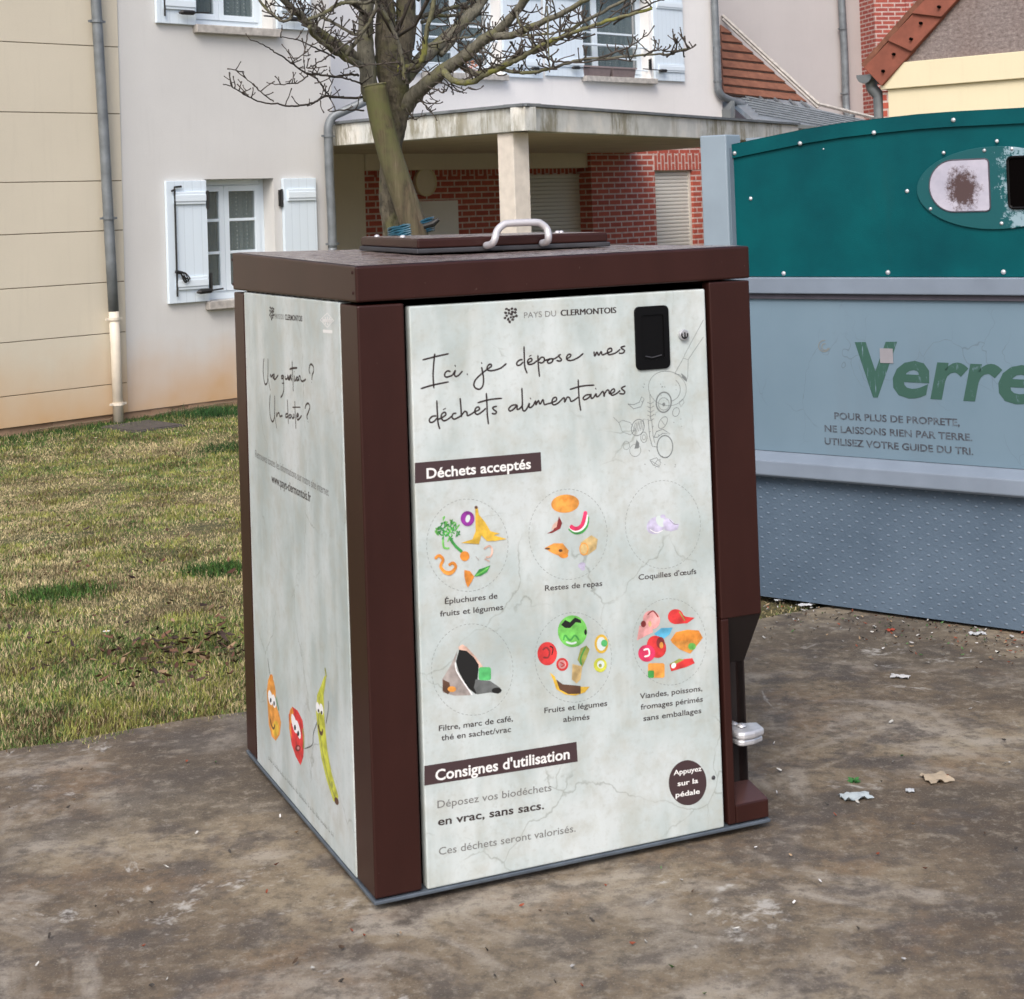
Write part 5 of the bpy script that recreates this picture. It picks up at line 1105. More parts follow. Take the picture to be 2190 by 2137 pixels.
tag(hw.build('lettering', M['ink'], side), 'handwritten words Une question ? Un doute ?')
em = MB(); emblem(em, g1(316, 240), 0.0165, s1n, 1.5); em.build('emblem', M['ink'], side)
tx = MB(); put_text(tx, 'PAYS DU', g1(342, 283), g1(405, 288), 0.013, s1n); tx.build('lettering', M['ink_grey'], side)
tx = MB(); put_text(tx, 'CLERMONTOIS', g1(415, 290), g1(543, 303), 0.0135, s1n, 0.02); tx.build('lettering', M['ink'], side)
tx = MB(); put_text(tx, 'Retrouvez toutes les informations sur notre site internet', g1(196, 1308), g1(738, 1598), 0.021, s1n); tx.build('lettering', M['ink_grey'], side)
tx = MB(); put_text(tx, 'www.pays-clermontois.fr', g1(315, 1492), g1(606, 1640), 0.023, s1n, 0.014); tx.build('lettering', M['ink'], side)
tx = MB(); random.seed(77); t_ = 0.0          # a worn, unreadable line of small print
while t_ < 1:
    d_ = random.uniform(0.008, 0.02); a_ = g2(200 + 325 * t_, 1118 + 390 * t_); b_ = g2(200 + 325 * min(1, t_ + d_), 1118 + 390 * min(1, t_ + d_)); hgt = random.uniform(0.007, 0.013)
    stroke(tx, [a_, (a_[0], a_[1] + hgt)], 0.0022, s1n, False); stroke(tx, [(a_[0], a_[1] + 0.003), (b_[0], b_[1] + 0.003)], 0.0022, s1n, False); t_ += d_ * random.choice((1.3, 1.4, 2.3))
tx.build('small_print', M['ink_lt'], side)
dm = MB(); cc = [g1(*p) for p in ((672, 292), (727, 238), (778, 298), (727, 352))]
mid = (sum(p[0] for p in cc) / 4, sum(p[1] for p in cc) / 4); inn = [(mid[0] + (p[0] - mid[0]) * 0.86, mid[1] + (p[1] - mid[1]) * 0.86) for p in cc]
for i in range(4): j = (i + 1) % 4; dm.poly([s1n(cc[i]), s1n(cc[j]), s1n(inn[j]), s1n(inn[i])])
for xa_, ya_, xb_2, yb_2 in ((695, 280, 697, 312), (712, 270, 714, 325), (728, 268, 730, 330), (745, 275, 747, 325), (760, 288, 762, 312), (690, 296, 765, 302), (695, 374, 765, 380)): stroke(dm, [g1(xa_, ya_), g1(xb_2, yb_2)], 0.007, s1n, False)
dm.build('diamond_emblem', M['ink_white'], side)
def picto2(shapes, name='pictogram'):
    cols = []; mb = MB()
    for i, (kind, col, *a) in enumerate(shapes):
        if col not in cols: cols.append(col)
        mb.mi = cols.index(col); to = lambda p, q=y1_ - 0.00003 * i: (q, -p[0], p[1])
        if kind == 'e': mb.poly([to(g2(*p)) for p in ell(*a)])
        elif kind == 'p': mb.poly([to(g2(*p)) for p in a[0]])
        else: P = smooth_path([Vector((*g2(*p), 0)) for p in a[0]], 5); stroke(mb, [(q.x, q.y) for q in P], a[1], to)
    return mb.build(name, [M['p_' + c] for c in cols], side)
picto2([('s', 'grey', [(195, 605), (200, 650), (207, 690)], 0.004), ('p', 'bun', [(208, 690), (225, 720), (235, 770), (232, 830), (250, 880), (262, 930), (255, 990), (235, 1022), (215, 1000), (200, 940), (195, 850), (190, 770), (197, 715)]), ('e', 'orange', 212, 705, 9, 18), ('e', 'banana', 235, 960, 16, 40), ('e', 'white', 208, 805, 10, 38, -8), ('e', 'white', 226, 822, 9, 34, -8), ('e', 'black', 210, 818, 4, 12), ('e', 'black', 227, 834, 4, 12), ('s', 'brownp', [(207, 910), (215, 945), (225, 960), (232, 940)], 0.006), ('s', 'green', [(236, 800), (247, 850), (252, 870)], 0.005)])
picto2([('p', 'red', [(318, 850), (345, 870), (370, 920), (378, 1000), (374, 1100), (360, 1145), (335, 1100), (315, 1040), (303, 960), (300, 890)]), ('p', 'orange', [(305, 870), (318, 850), (325, 880), (312, 940), (315, 1020), (303, 960)]), ('e', 'white', 328, 935, 11, 50, -12), ('e', 'white', 347, 965, 10, 48, -12), ('e', 'black', 332, 955, 5, 14), ('e', 'black', 348, 985, 5, 14), ('e', 'dred', 347, 1058, 14, 16), ('e', 'pink', 348, 1058, 6, 8), ('s', 'olive', [(372, 960), (376, 1030), (374, 1060)], 0.008), ('s', 'grey', [(380, 1060), (395, 1058)], 0.003)])
picto2([('p', 'lime', [(478, 700), (490, 690), (484, 740), (476, 790), (478, 880), (484, 960), (495, 1070), (515, 1180), (550, 1300), (545, 1335), (525, 1325), (490, 1215), (465, 1110), (448, 990), (438, 880), (443, 790), (462, 745)]), ('s', 'olive', [(482, 655), (490, 700)], 0.014), ('s', 'olive', [(455, 800), (450, 900), (468, 1060), (500, 1210), (535, 1310)], 0.006), ('e', 'brownp', 541, 1325, 10, 20, -15), ('e', 'white', 447, 855, 9, 28, -8), ('e', 'white', 465, 862, 9, 28, -8), ('e', 'black', 450, 870, 4, 9), ('e', 'black', 466, 880, 4, 9), ('s', 'brownp', [(448, 940), (457, 975), (467, 985), (472, 965)], 0.009), ('e', 'olive', 518, 1245, 5, 20), ('s', 'grey', [(488, 935), (500, 860), (500, 820)], 0.003), ('s', 'grey', [(445, 925), (425, 985), (420, 1040), (390, 1058)], 0.003)])

# lid on the cap
LF = [QF.fz(*p, H) for p in ((780, 538), (890.7, 544.6), (1293.5, 525))]
lx0, ly0 = LF[1]; lx1 = LF[2][0]; ly0 = (LF[1][1] + LF[2][1]) / 2; lyb = LF[0][1]; lxb = LF[0][0]
lx0 = (lx0 + lxb) / 2 ; lyb = max(lyb, ly0 + 0.35)
zl0 = max(ztop(lx0, ly0), ztop(lx1, ly0)) - 0.002
lid = MB(); sh_ = 0.013
def slab(mb, x0, x1, y0, y1, za, zb): mb.hexa([(x0, y0, za + ztop(x0, y0)), (x1, y0, za + ztop(x1, y0)), (x1, y1, za + ztop(x1, y1)), (x0, y1, za + ztop(x0, y1)), (x0, y0, zb + ztop(x0, y0)), (x1, y0, zb + ztop(x1, y0)), (x1, y1, zb + ztop(x1, y1)), (x0, y1, zb + ztop(x0, y1))])
slab(lid, lx0, lx1, ly0, lyb, 0.014, 0.038); lido = lid.build('lid', M['brown'], fb_, bevel=0.005, seg=3)
q = MB(); slab(q, lx0 + .004, lx1 - .004, ly0 + .004, lyb - .004, 0.0384, 0.0392); q.build('lid_dirt_sky_sheen', M['browntop'], lido)  # lid top in the same dirt with painted sky reflection
q = MB(); slab(q, lx0 - 0.004, lx1 + 0.006, ly0 - 0.003, lyb + 0.003, 0.002, 0.0137); q.build('rubber_seal', M['rubber'], lido, bevel=0.003)
for x, y in ((lx0 + 0.03, lyb - 0.05), (lx0 + 0.04, ly0 + 0.22), (lx1 - 0.05, ly0 + 0.2), (lx1 - 0.03, ly0 + 0.22)):
    s = MB(); s.dome((x, y, ztop(x, y) + 0.0388), (0, 0, 1), 0.0075, 0.8); s.build('bolt', M['alu'], lido, smooth=True)
hA, hB = QF.fy(1043, 527, ly0 - 0.012), QF.fy(1160, 520, ly0 - 0.012)
zA0 = ztop(hA[0], ly0) + 0.004; zH = QF.fy(1110, 477, ly0 - 0.03)[1]
xa, xb2 = hA[0] - 0.002, hB[0] + 0.002; yh_ = ly0 - 0.010
hpth = [(xa, yh_ + 0.004, zA0 + 0.012), (xa + 0.002, yh_ - 0.028, zA0 + 0.016), (xa + 0.006, yh_ - 0.040, zA0 + 0.028), (xa + 0.016, yh_ - 0.032, zH - 0.018), (xa + 0.034, yh_ - 0.028, zH - 0.004), (xa + 0.052, yh_ - 0.027, zH)]
hpth += [(xb2 - 0.034, yh_ - 0.027, zH), (xb2 - 0.016, yh_ - 0.028, zH - 0.004), (xb2 - 0.002, yh_ - 0.032, zH - 0.018), (xb2 - 0.002, yh_ - 0.040, zA0 + 0.028), (xb2 - 0.001, yh_ - 0.028, zA0 + 0.016), (xb2, yh_ + 0.004, zA0 + 0.012)]
q = MB(); q.tube(smooth_path(hpth, 4), 0.0092, 12); q.build('handle', M['alu'], lido, smooth=True)

# ================================================================== TREE, STAKE, TIE
TY = 7.25
z2 = lambda x, y: (480 + x * 0.5126, y * 0.5126)
zl5 = lambda x, y: (480 + x * 0.205, y * 0.205)
zr4 = lambda x, y: (840 + x * 0.205, y * 0.205)
PXM = TY / FX
def path3(pts, fn, y0, y1, w0, w1):
    n = len(pts); P = []; R = []
    for i, p in enumerate(pts):
        t = i / (n - 1); px, py = fn(*p[:2]); y = TY + y0 + (y1 - y0) * t
        P.append(at_depth(px, py, y)); R.append((w0 + (w1 - w0) * t) * 0.5 * PXM)
    sp = smooth_path(P, 5); m_ = len(sp); Rs = [np.interp(i / (m_ - 1) * (n - 1), range(n), R) for i in range(m_)]
    return sp, [float(r) for r in Rs]
tbase = at_depth(*z2(690, 850), TY); gz0 = lawn_z(tbase.x, TY)
tree = empty('tree', loc=(tbase.x, tbase.y, gz0)); tag(tree, 'bare mossy tree with knobbly branches behind the food waste bin', 'tree')
TL = Vector((tbase.x, tbase.y, gz0))
def tloc(P): return [p - TL for p in P]
tr = MB()
pts = [(705, 2600), (705, 1800), (702, 1200), (705, 960), (695, 850), (692, 700), (708, 560), (722, 450), (712, 360), (690, 260), (680, 160), (674, 60), (668, -100)]
ww = [62, 54, 50, 48, 47, 46, 46, 50, 64, 62, 48, 38, 28]
P = [at_depth(*z2(*p), TY) for p in pts]; P[0].z = gz0 - 0.05
sp = smooth_path(P, 16); R = [float(np.interp(i / (len(sp) - 1) * (len(pts) - 1), range(len(pts)), ww)) * 0.5 * PXM for i in range(len(sp))]
R[0] *= 1.3
tr.tube(tloc(sp), R, 44)
# bark ridges
def rough(mb, amp, sc):
    c = []
    for v in mb.v:
        q = Vector(v); n1_ = noise.noise(Vector((q.x * sc, q.y * sc, q.z * sc * 0.3))); n2 = noise.noise(Vector((q.x * sc * 3, q.y * sc * 3, q.z * sc)))
        c.append((q.x + amp * n1_, q.y + amp * n2, q.z))
    mb.v = c
rough(tr, 0.009, 24); rough(tr, 0.006, 70); tr.build('trunk', M['bark'], tree, smooth=True)
limbs = [  # points, mapping, depth start/end, width start/end (photo px), moss
 ([(620, 420), (600, 330), (590, 200), (588, 100), (600, -30), (610, -300), (600, -700)], z2, -0.08, -0.1, 40, 22, 'limb'),
 ([(715, 330), (735, 230), (755, 120), (756, 0), (750, -200), (770, -500), (760, -900)], z2, 0.02, 0.1, 58, 26, 'bark'),
 ([(745, 460), (790, 400), (850, 345), (920, 290), (1000, 235), (1080, 170), (1135, 138), (1180, 90), (1235, 25), (1290, -60)], z2, 0.0, -0.5, 36, 15, 'limb'),
 ([(1130, 150), (1200, 150), (1265, 118), (1340, 88), (1450, 32), (1540, -20)], z2, -0.35, -0.7, 17, 9, 'limb'),
 ([(745, 330), (800, 270), (860, 215), (930, 155), (1010, 80), (1065, 15), (1110, -60), (1160, -200)], z2, 0.05, 0.35, 34, 20, 'limb'),
 ([(900, 230), (960, 160), (1000, 100), (1050, 60), (1075, 0)], z2, 0.15, 0.3, 16, 12, 'limb'),
 ([(718, 285), (765, 282), (805, 270), (832, 225), (840, 150), (862, 60), (885, -40)], z2, -0.1, -0.15, 17, 9, 'moss'),
 ([(540, 740), (590, 815), (700, 860), (840, 855), (950, 790), (1100, 720), (1240, 655), (1350, 600), (1480, 520), (1650, 430), (1800, 375), (1990, 300), (2300, 200), (2700, 90)], zr4, -0.25, -0.9, 14, 6, 'moss'),
 ([(700, 680), (790, 735), (870, 770), (960, 745), (1060, 705), (1180, 660), (1340, 560), (1500, 535), (1700, 430), (1951, 250), (2200, 120), (2500, -40)], zr4, -0.15, -0.6, 13, 6, 'limb'),
 ([(1140, 730), (1350, 760), (1550, 740), (1700, 700), (1951, 630), (2300, 600), (2600, 575), (2900, 560), (3100, 500)], zr4, -0.5, -1.0, 8, 3, 'limb'),
 ([(1160, 345), (1300, 370), (1450, 365), (1650, 350), (1850, 300), (2000, 220)], zr4, -0.4, -0.7, 6, 3, 'limb'),
 ([(1300, 130), (1310, 230), (1400, 330), (1470, 470), (1490, 530)], zr4, -0.6, -0.6, 5, 5, 'limb'),
 ([(370, 470), (500, 440), (650, 410), (800, 385), (900, 340), (945, 280)], zr4, -0.2, -0.3, 7, 3, 'limb'),
 ([(1610, 60), (1620, 350), (1632, 600), (1640, 760)], zr4, -0.8, -0.8, 4, 2, 'limb'),
 ([(240, 190), (420, 130), (600, 85), (760, 40), (880, -20)], zr4, 0.3, 0.5, 12, 8, 'limb'),
 ([(300, 230), (480, 170), (640, 165), (780, 90), (900, -10)], zr4, 0.2, 0.4, 9, 6, 'limb'),
 ([(1450, 655), (1320, 560), (1160, 455), (1010, 350), (900, 270), (780, 150), (650, 35), (560, -80)], zl5, -0.05, -0.4, 24, 12, 'limb'),
 ([(1430, 680), (1270, 610), (1100, 500), (960, 390), (880, 280)], zl5, -0.15, -0.4, 15, 10, 'limb'),
 ([(1270, 570), (1360, 460), (1440, 340), (1530, 200), (1585, 80), (1605, -60)], zl5, -0.3, -0.4, 10, 7, 'limb'),
 ([(870, 200), (960, 180), (1070, 120), (1180, 50), (1290, 22), (1450, 25), (1560, 15), (1620, 50), (1710, 210), (1790, 380), (1840, 540), (1868, 690), (1880, 850)], zl5, -0.45, -0.25, 8, 9, 'limb'),
 ([(1000, 180), (1120, 230), (1230, 300), (1340, 350), (1430, 350), (1470, 300)], zl5, -0.3, -0.3, 7, 6, 'limb'),
 ([(700, 110), (700, 180), (640, 222), (560, 200), (450, 110), (370, 10), (330, -60)], zl5, -0.4, -0.5, 7, 5, 'limb'),
 ([(920, 290), (960, 380), (1040, 450), (1130, 520), (1160, 560)], zl5, -0.45, -0.3, 7, 6, 'limb'),
 ([(1400, 785), (1280, 778), (1150, 800), (1000, 780), (850, 762), (720, 670), (600, 590), (500, 530), (400, 465), (260, 405)], zl5, -0.1, -0.6, 5.5, 2.0, 'twig'),
 ([(1440, 880), (1340, 840), (1200, 810), (1060, 790), (870, 740)], zl5, -0.1, -0.4, 4.5, 2.5, 'twig'),
 ([(1440, 1020), (1220, 1018), (1060, 1008), (950, 1062), (850, 1095), (700, 1112), (550, 1082), (400, 1070), (250, 1015), (130, 940), (60, 890), (-10, 885)], zl5, -0.1, -0.8, 5.5, 1.8, 'twig'),
 ([(520, 1066), (400, 975), (300, 880), (215, 805), (190, 750)], zl5, -0.5, -0.6, 3, 1.6, 'twig'),
 ([(860, 770), (950, 810), (1010, 885), (1060, 960), (1100, 1005)], zl5, -0.3, -0.2, 4, 3.5, 'twig'),
 ([(870, 785), (800, 850), (700, 875), (560, 882), (440, 862)], zl5, -0.4, -0.5, 3.2, 1.8, 'twig'),
 ([(1400, 380), (1290, 440), (1160, 540), (1050, 610), (950, 668), (855, 712)], zl5, -0.3, -0.6, 4.5, 2, 'twig'),
 ([(1150, 600), (1000, 520), (870, 462), (740, 412), (590, 388)], zl5, -0.3, -0.6, 4, 2, 'twig'),
 ([(880, 300), (850, 430), (830, 560), (745, 608)], zl5, -0.6, -0.7, 3, 2, 'twig'),
 ([(1840, 655), (1600, 665), (1400, 690), (1255, 715)], zl5, -0.45, -0.5, 3.5, 2, 'twig'),
 ([(1460, 1150), (1280, 1145), (1130, 1165), (1075, 1150)], zl5, -0.1, -0.3, 4, 2, 'twig'),
 ([(370, 905), (480, 950), (540, 960), (600, 880), (660, 930)], zr4, -0.2, -0.3, 3.5, 2, 'twig'),
 ([(440, 860), (560, 880), (640, 940), (720, 955), (785, 905)], zr4, -0.2, -0.3, 3.5, 2, 'twig'),
 ([(260, 1045), (330, 1090), (390, 1160), (450, 1135)], zr4, -0.1, -0.15, 4, 2.2, 'twig'),
 ([(330, 940), (380, 985), (430, 970)], zr4, -0.1, -0.15, 3.5, 2, 'twig'), ([(290, 1050), (350, 1080), (400, 1080)], zr4, -0.1, -0.15, 3, 2, 'twig'),
 ([(150, 1245), (210, 1235), (245, 1255)], zr4, -0.1, -0.15, 3, 2, 'twig'),
 ([(900, 545), (1000, 560), (1040, 590), (1120, 610), (1250, 580), (1300, 590)], zr4, -0.5, -0.6, 4, 3, 'twig'),
 ([(1500, 580), (1600, 600), (1700, 640), (1951, 650), (2300, 620), (2500, 640)], zr4, -0.6, -0.9, 4.5, 2.5, 'twig'),
 ([(2300, 250), (2500, 130), (2700, 40), (2850, -10)], zr4, -0.8, -1.0, 4, 2.5, 'twig'),
 ([(2150, 600), (2400, 520), (2550, 440), (2620, 370)], zr4, -0.9, -1.0, 4, 2, 'twig'),
 ([(2620, 590), (2700, 540), (2780, 520), (2860, 540), (2990, 520)], zr4, -0.9, -1.0, 3, 2, 'twig'),
]
random.seed(21)
tw = MB()
def twig(p, d, L, r, depth=0):
    n = 4; pts = [p]; dd = d.copy()
    for i in range(n):
        dd = (dd + Vector((random.uniform(-.35, .35), random.uniform(-.3, .3), random.uniform(-.15, .45)))).normalized(); pts.append(pts[-1] + dd * L / n)
    tw.tube(pts, [r * (1 - 0.35 * i / n) for i in range(n)] + [r * 1.15], 5)
    if depth < 2:
        for k in range(random.choice((1, 1, 2, 2) if depth == 0 else (0, 1, 1))):
            j = random.choice((1, 2, 3)); q = Vector((random.uniform(-1, 1), random.uniform(-0.7, 0.7), random.uniform(-.3, .9))).normalized(); twig(pts[j], (q + dd * 0.5).normalized(), L * random.uniform(0.4, 0.75), r * 0.8, depth + 1)
for pts, fn, y0, y1, w0, w1, mt in limbs:
    sp, R = path3(pts, fn, y0, y1, w0, w1)
    sp = [p + Vector((random.uniform(-1, 1), random.uniform(-1, 1), random.uniform(-1, 1))) * 0.0028 for p in sp]
    b = MB(); b.tube(tloc(sp), R, 12 if w0 > 12 else 7)
    if w0 > 12: rough(b, 0.005, 30)
    b.build('limb' if mt != 'twig' else 'branch', M[mt], tree, smooth=True)
    nt = int(len(sp) * (0.48 if mt != 'twig' else 0.28))
    for k in range(nt):
        i = random.randrange(int(len(sp) * (0.35 if w0 > 20 else 0.08)), len(sp)); p = sp[i] - TL
        q = Vector((random.uniform(-1, 1), random.uniform(-0.8, 0.5), random.uniform(-0.45, 1))).normalized()
        twig(p, q, random.uniform(0.03, 0.085) * (1.7 if w0 > 10 else 1), 0.0036 if mt != 'twig' else 0.0028, 0 if w0 > 7 else 1)
for (x, y) in ((-0.1, 2.6), (0.1, 2.5), (0.0, 2.9), (0.25, 2.7), (-0.3, 2.8)):      # more crown above the frame
    for k in range(6):
        st0 = Vector((x * 0.6, random.uniform(-.2, .2), y - gz0 - 0.3)); q = Vector((random.uniform(-1, 1), random.uniform(-1, 1), random.uniform(0.2, 1))).normalized(); twig(st0, q, random.uniform(0.4, 0.9), 0.008, 0)
tw.build('twigs', M['twig'], tree, smooth=True)
# stake
stk = [(628, 358), (650, 480), (690, 640), (735, 780), (790, 950), (860, 1250), (960, 1700), (1150, 2600)]
P = [at_depth(*z2(*p), TY - 0.16) for p in stk]; sb = P[-2].copy(); 
P = P[:-1]; d_ = (P[-1] - P[-3]).normalized(); tt = (P[-1].z - lawn_z(P[-1].x, P[-1].y) + 0.1) / -d_.z; P.append(P[-1] + d_ * tt)
base = Vector((P[-1].x, P[-1].y, 0)); sp = smooth_path(P, 4)
so = MB(); so.tube([p - base for p in sp], [0.050 + 0.006 * min(1, i / len(sp) * 2) for i in range(len(sp))], 24)
root = empty('tree_stake', loc=base); tag(root, 'thick round wooden stake leaning against the tree with mossy sawn top', 'stake')
so.build('pole', M['stake'], root, smooth=True)
tp_ = MB(); a, b2 = P[0] - base, (P[0] - P[1]).normalized(); tp_.tube([a + b2 * 0.0005, a + b2 * 0.006], [0.053, 0.050], 24); tp_.build('mossy_top', M['moss'], root)
# blue tie
tc = at_depth(*z2(790, 945), TY - 0.10); tie = empty('tree_tie', loc=tc); tag(tie, 'blue plastic strap tied round the stake and the trunk just above the bin lid', 'strap')
q = MB()
for k in range(6):
    ring = [Vector((math.cos(a) * 0.098 - 0.012, math.sin(a) * 0.11, 0.022 * math.cos(a) - 0.018 + 0.010 * k - 0.02 + random.uniform(-.003, .003))) for a in [2 * PI * j / 24 for j in range(25)]]
    q.tube(ring, 0.0065, 6)
q.build('loop', M['bluetie'], tie, smooth=True)
q = MB(); q.tube([(0.05, -0.115, 0.0), (0.09, -0.12, 0.01), (0.115, -0.12, 0.028)], [0.012, 0.014, 0.008], 8); q.build('buckle', M['iron'], tie)

# ================================================================== GRASS, LEAVES, SMALL THINGS
def tri_mesh(name, V, F, Ccol, mat):
    me = bpy.data.meshes.new(name); nv, nf = len(V), len(F)
    me.vertices.add(nv); me.vertices.foreach_set('co', V.astype(np.float32).ravel())
    k = F.shape[1]; me.loops.add(nf * k); me.loops.foreach_set('vertex_index', F.astype(np.int32).ravel())
    me.polygons.add(nf); me.polygons.foreach_set('loop_start', np.arange(nf, dtype=np.int32) * k); me.update()
    ca = me.color_attributes.new('Col', 'FLOAT_COLOR', 'POINT'); ca.data.foreach_set('color', np.hstack([Ccol, np.ones((nv, 1))]).astype(np.float32).ravel())
    me.materials.append(mat); me.validate(); o = bpy.data.objects.new(name, me); C.objects.link(o); return o
EAx, EAy, EDx, EDy, ENx, ENy = EA.x, EA.y, ED.x, ED.y, EN.x, EN.y
def wallside(x, y): # local y of the left wing facade (negative = in front)
    return -(x - BF.o.x) * math.sin(BF.yaw) + (y - BF.o.y) * math.cos(BF.yaw)
def lawn_zv(x, y):
    d = (x - EAx) * ENx + (y - EAy) * ENy; k = np.clip(d / 7.5, 0, 1); return -0.012 - 0.275 * k * k * (3 - 2 * k)
def blades(n, xy, L, Wd, cols, lean=0.6):
    x, y = xy; z = lawn_zv(x, y) - 0.004
    az = rng.uniform(0, 2 * PI, n); ln = rng.uniform(0.1, lean, n) * L; fa = rng.uniform(0, 2 * PI, n)
    wx, wy = np.cos(fa) * Wd * .5, np.sin(fa) * Wd * .5; dx, dy = np.cos(az) * ln, np.sin(az) * ln; hz = np.sqrt(np.maximum(L ** 2 - ln ** 2, 1e-6))
    V = np.empty((n, 5, 3)); b = np.stack([x, y, z], 1); wv = np.stack([wx, wy, np.zeros(n)], 1)
    mid = b + np.stack([dx * .35, dy * .35, hz * .6], 1); tip = b + np.stack([dx, dy, hz], 1)
    V[:, 0] = b - wv; V[:, 1] = b + wv; V[:, 2] = mid + wv * .8; V[:, 3] = mid - wv * .8; V[:, 4] = tip
    i = np.arange(n)[:, None] * 5
    F1 = np.hstack([i, i + 1, i + 2]); F2_ = np.hstack([i, i + 2, i + 3]); F3 = np.hstack([i + 3, i + 2, i + 4])
    return V.reshape(-1, 3), np.vstack([F1, F2_, F3]), np.repeat(cols, 5, 0)
def pn(x, y, s, o=0.0):
    return np.array([noise.noise(Vector((a * s + o, b * s, o))) for a, b in zip(x, y)])
def sample(n, pxlo, pxhi, ylo, yhi, pw=1.0):
    yy = ylo + (yhi - ylo) * rng.rand(n) ** pw; px = rng.uniform(pxlo, pxhi, n); return (px - 1095) / FX * yy, yy
X, Y = sample(330000, -260, 620, 4.2, 15.5, 1.25)
X2_, Y2_ = sample(60000, 560, 1700, 5.0, 17.0, 1.2)
X = np.concatenate([X, X2_]); Y = np.concatenate([Y, Y2_])
dE = (X - EAx) * ENx + (Y - EAy) * ENy; sE = (X - EAx) * EDx + (Y - EAy) * EDy
eo = np.array([edge_off(s) for s in sE]); keep = (dE > eo + rng.uniform(-0.05, 0.05, len(X)) - 0.05 * (pn(sE, sE * 0, 5.0, 2.0) > 0.1)) & (wallside(X, Y) < -0.02)
bl = [(KF.I @ Vector((a, b, 0))) for a, b in zip(X[:0], Y[:0])]
X, Y, dE = X[keep], Y[keep], dE[keep]
n = len(X); n1_ = pn(X, Y, 1.1); n2_ = pn(X, Y, 4.5, 7.0); n3_ = pn(X, Y, 0.45, 3.0)
ws = -wallside(X, Y)
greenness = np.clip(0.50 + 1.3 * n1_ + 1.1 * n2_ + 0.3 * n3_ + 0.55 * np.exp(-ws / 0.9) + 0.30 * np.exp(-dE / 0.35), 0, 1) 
r = rng.rand(n); isg = r < (0.15 + 0.65 * greenness)
cg = np.array([0.10, 0.155, 0.045]) * rng.uniform(0.35, 1.7, (n, 1)); cy = np.array([0.26, 0.27, 0.075]) * rng.uniform(0.7, 1.3, (n, 1)); cs = np.array([0.42, 0.35, 0.20]) * rng.uniform(0.55, 1.35, (n, 1))
cc = np.where(isg[:, None], np.where((rng.rand(n) < np.clip(0.35 + 1.5 * n2_, 0.05, 0.9))[:, None], cy, cg), cs)
n5_ = pn(X, Y, 2.6, 11.0); n6_ = pn(X, Y, 11.0, 5.0); cc = cc * (1 + 0.35 * n5_ + 0.55 * n6_)[:, None]; cc = np.where(((n5_ < -0.2) & (rng.rand(n) < 0.25))[:, None], np.array([0.10, 0.065, 0.035]) * rng.uniform(0.6, 1.5, (n, 1)), cc); cc = np.clip(cc, 0.01, 0.7)
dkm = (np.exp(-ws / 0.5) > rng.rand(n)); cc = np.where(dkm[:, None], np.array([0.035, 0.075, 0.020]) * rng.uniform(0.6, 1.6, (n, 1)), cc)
Ln = rng.uniform(0.007, 0.022, n) * (1 + 0.5 * greenness) * (1 + 0.9 * np.exp(-ws / 0.4)); Wd = rng.uniform(0.0018, 0.0036, n) * (0.65 + Y / 9)
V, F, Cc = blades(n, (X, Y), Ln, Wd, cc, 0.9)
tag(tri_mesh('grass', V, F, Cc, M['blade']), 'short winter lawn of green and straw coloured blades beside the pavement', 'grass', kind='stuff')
# dark tufts
def tuft(px, py, rx, ry, n, label, col, Lh, zz=-0.15):
    zg = -0.03
    for _ in range(6):
        p = on_z(px, py, zg); zg = lawn_z(p.x, p.y)
    gx = rng.normal(0, 1, n) * rx * 0.5; gy = rng.normal(0, 1, n) * ry * 0.5; x = p.x + gx; y = p.y + gy
    c = np.array(col) * rng.uniform(0.35, 1.8, (n, 1)) * rng.uniform(0.8, 1.25, (n, 3)); V, F, Cc = blades(n, (x, y), rng.uniform(0.5, 1, n) * Lh, rng.uniform(0.003, 0.006, n), c, 0.8)
    V = V - np.array([p.x, p.y, 0]); o = tri_mesh('grass_tuft', V, F, Cc, M['blade']); o.location = (p.x, p.y, 0); tag(o, label, 'grass tuft', 'dark grass tufts in the lawn')
tuft(120, 1275, 0.20, 0.20, 1500, 'wide dark green tuft in the lawn toward the left edge of the photo', (0.050, 0.095, 0.024), 0.045)
tuft(470, 1222, 0.18, 0.16, 1100, 'dark green tuft touching the left side of the food waste bin', (0.045, 0.09, 0.024), 0.05)
tuft(480, 962, 0.22, 0.3, 900, 'dark tuft far back in the lawn beside the bin roof post', (0.035, 0.07, 0.022), 0.05)
tuft(460, 890, 0.35, 0.25, 900, 'dark weed clump against the grey wall under the window', (0.03, 0.075, 0.025), 0.12)
# dead leaves
def leaves(name, P, size, cols, label, zfun, thick=0.0):
    n = len(P); V = []; F = []; Cc = []
    for i, (x, y) in enumerate(P):
        s = size * random.uniform(0.6, 1.4); a = random.uniform(0, 6.28); z = zfun(x, y); c = random.choice(cols); k = random.uniform(0.6, 1.3)
        tl1, tl2 = random.uniform(-.5, .5), random.uniform(-.5, .5); ring = []
        for j in range(7):
            w = 2 * PI * j / 7; rr_ = s * (0.5 + 0.2 * random.random()) * (1.3 if j in (0, 3, 4) else 0.8); dx, dy = rr_ * math.cos(w), rr_ * 0.6 * math.sin(w)
            ring.append((x + dx * math.cos(a) - dy * math.sin(a), y + dx * math.sin(a) + dy * math.cos(a), z + 0.006 + dx * tl1 + dy * tl2 * 1.6 + 0.35 * s * (abs(tl2) + abs(tl1)) + 0.25 * rr_ * random.random()))
        b0 = len(V); V += [(x, y, z + 0.003 + 0.15 * s)] + ring; Cc += [[q * k for q in c]] * 8
        F += [(b0, b0 + 1 + j, b0 + 1 + (j + 1) % 7) for j in range(7)]
    o = tri_mesh(name, np.array(V), np.array(F), np.array(Cc), M['leaf']); tag(o, label, 'leaves', kind='stuff'); return o
random.seed(31)
LP = []
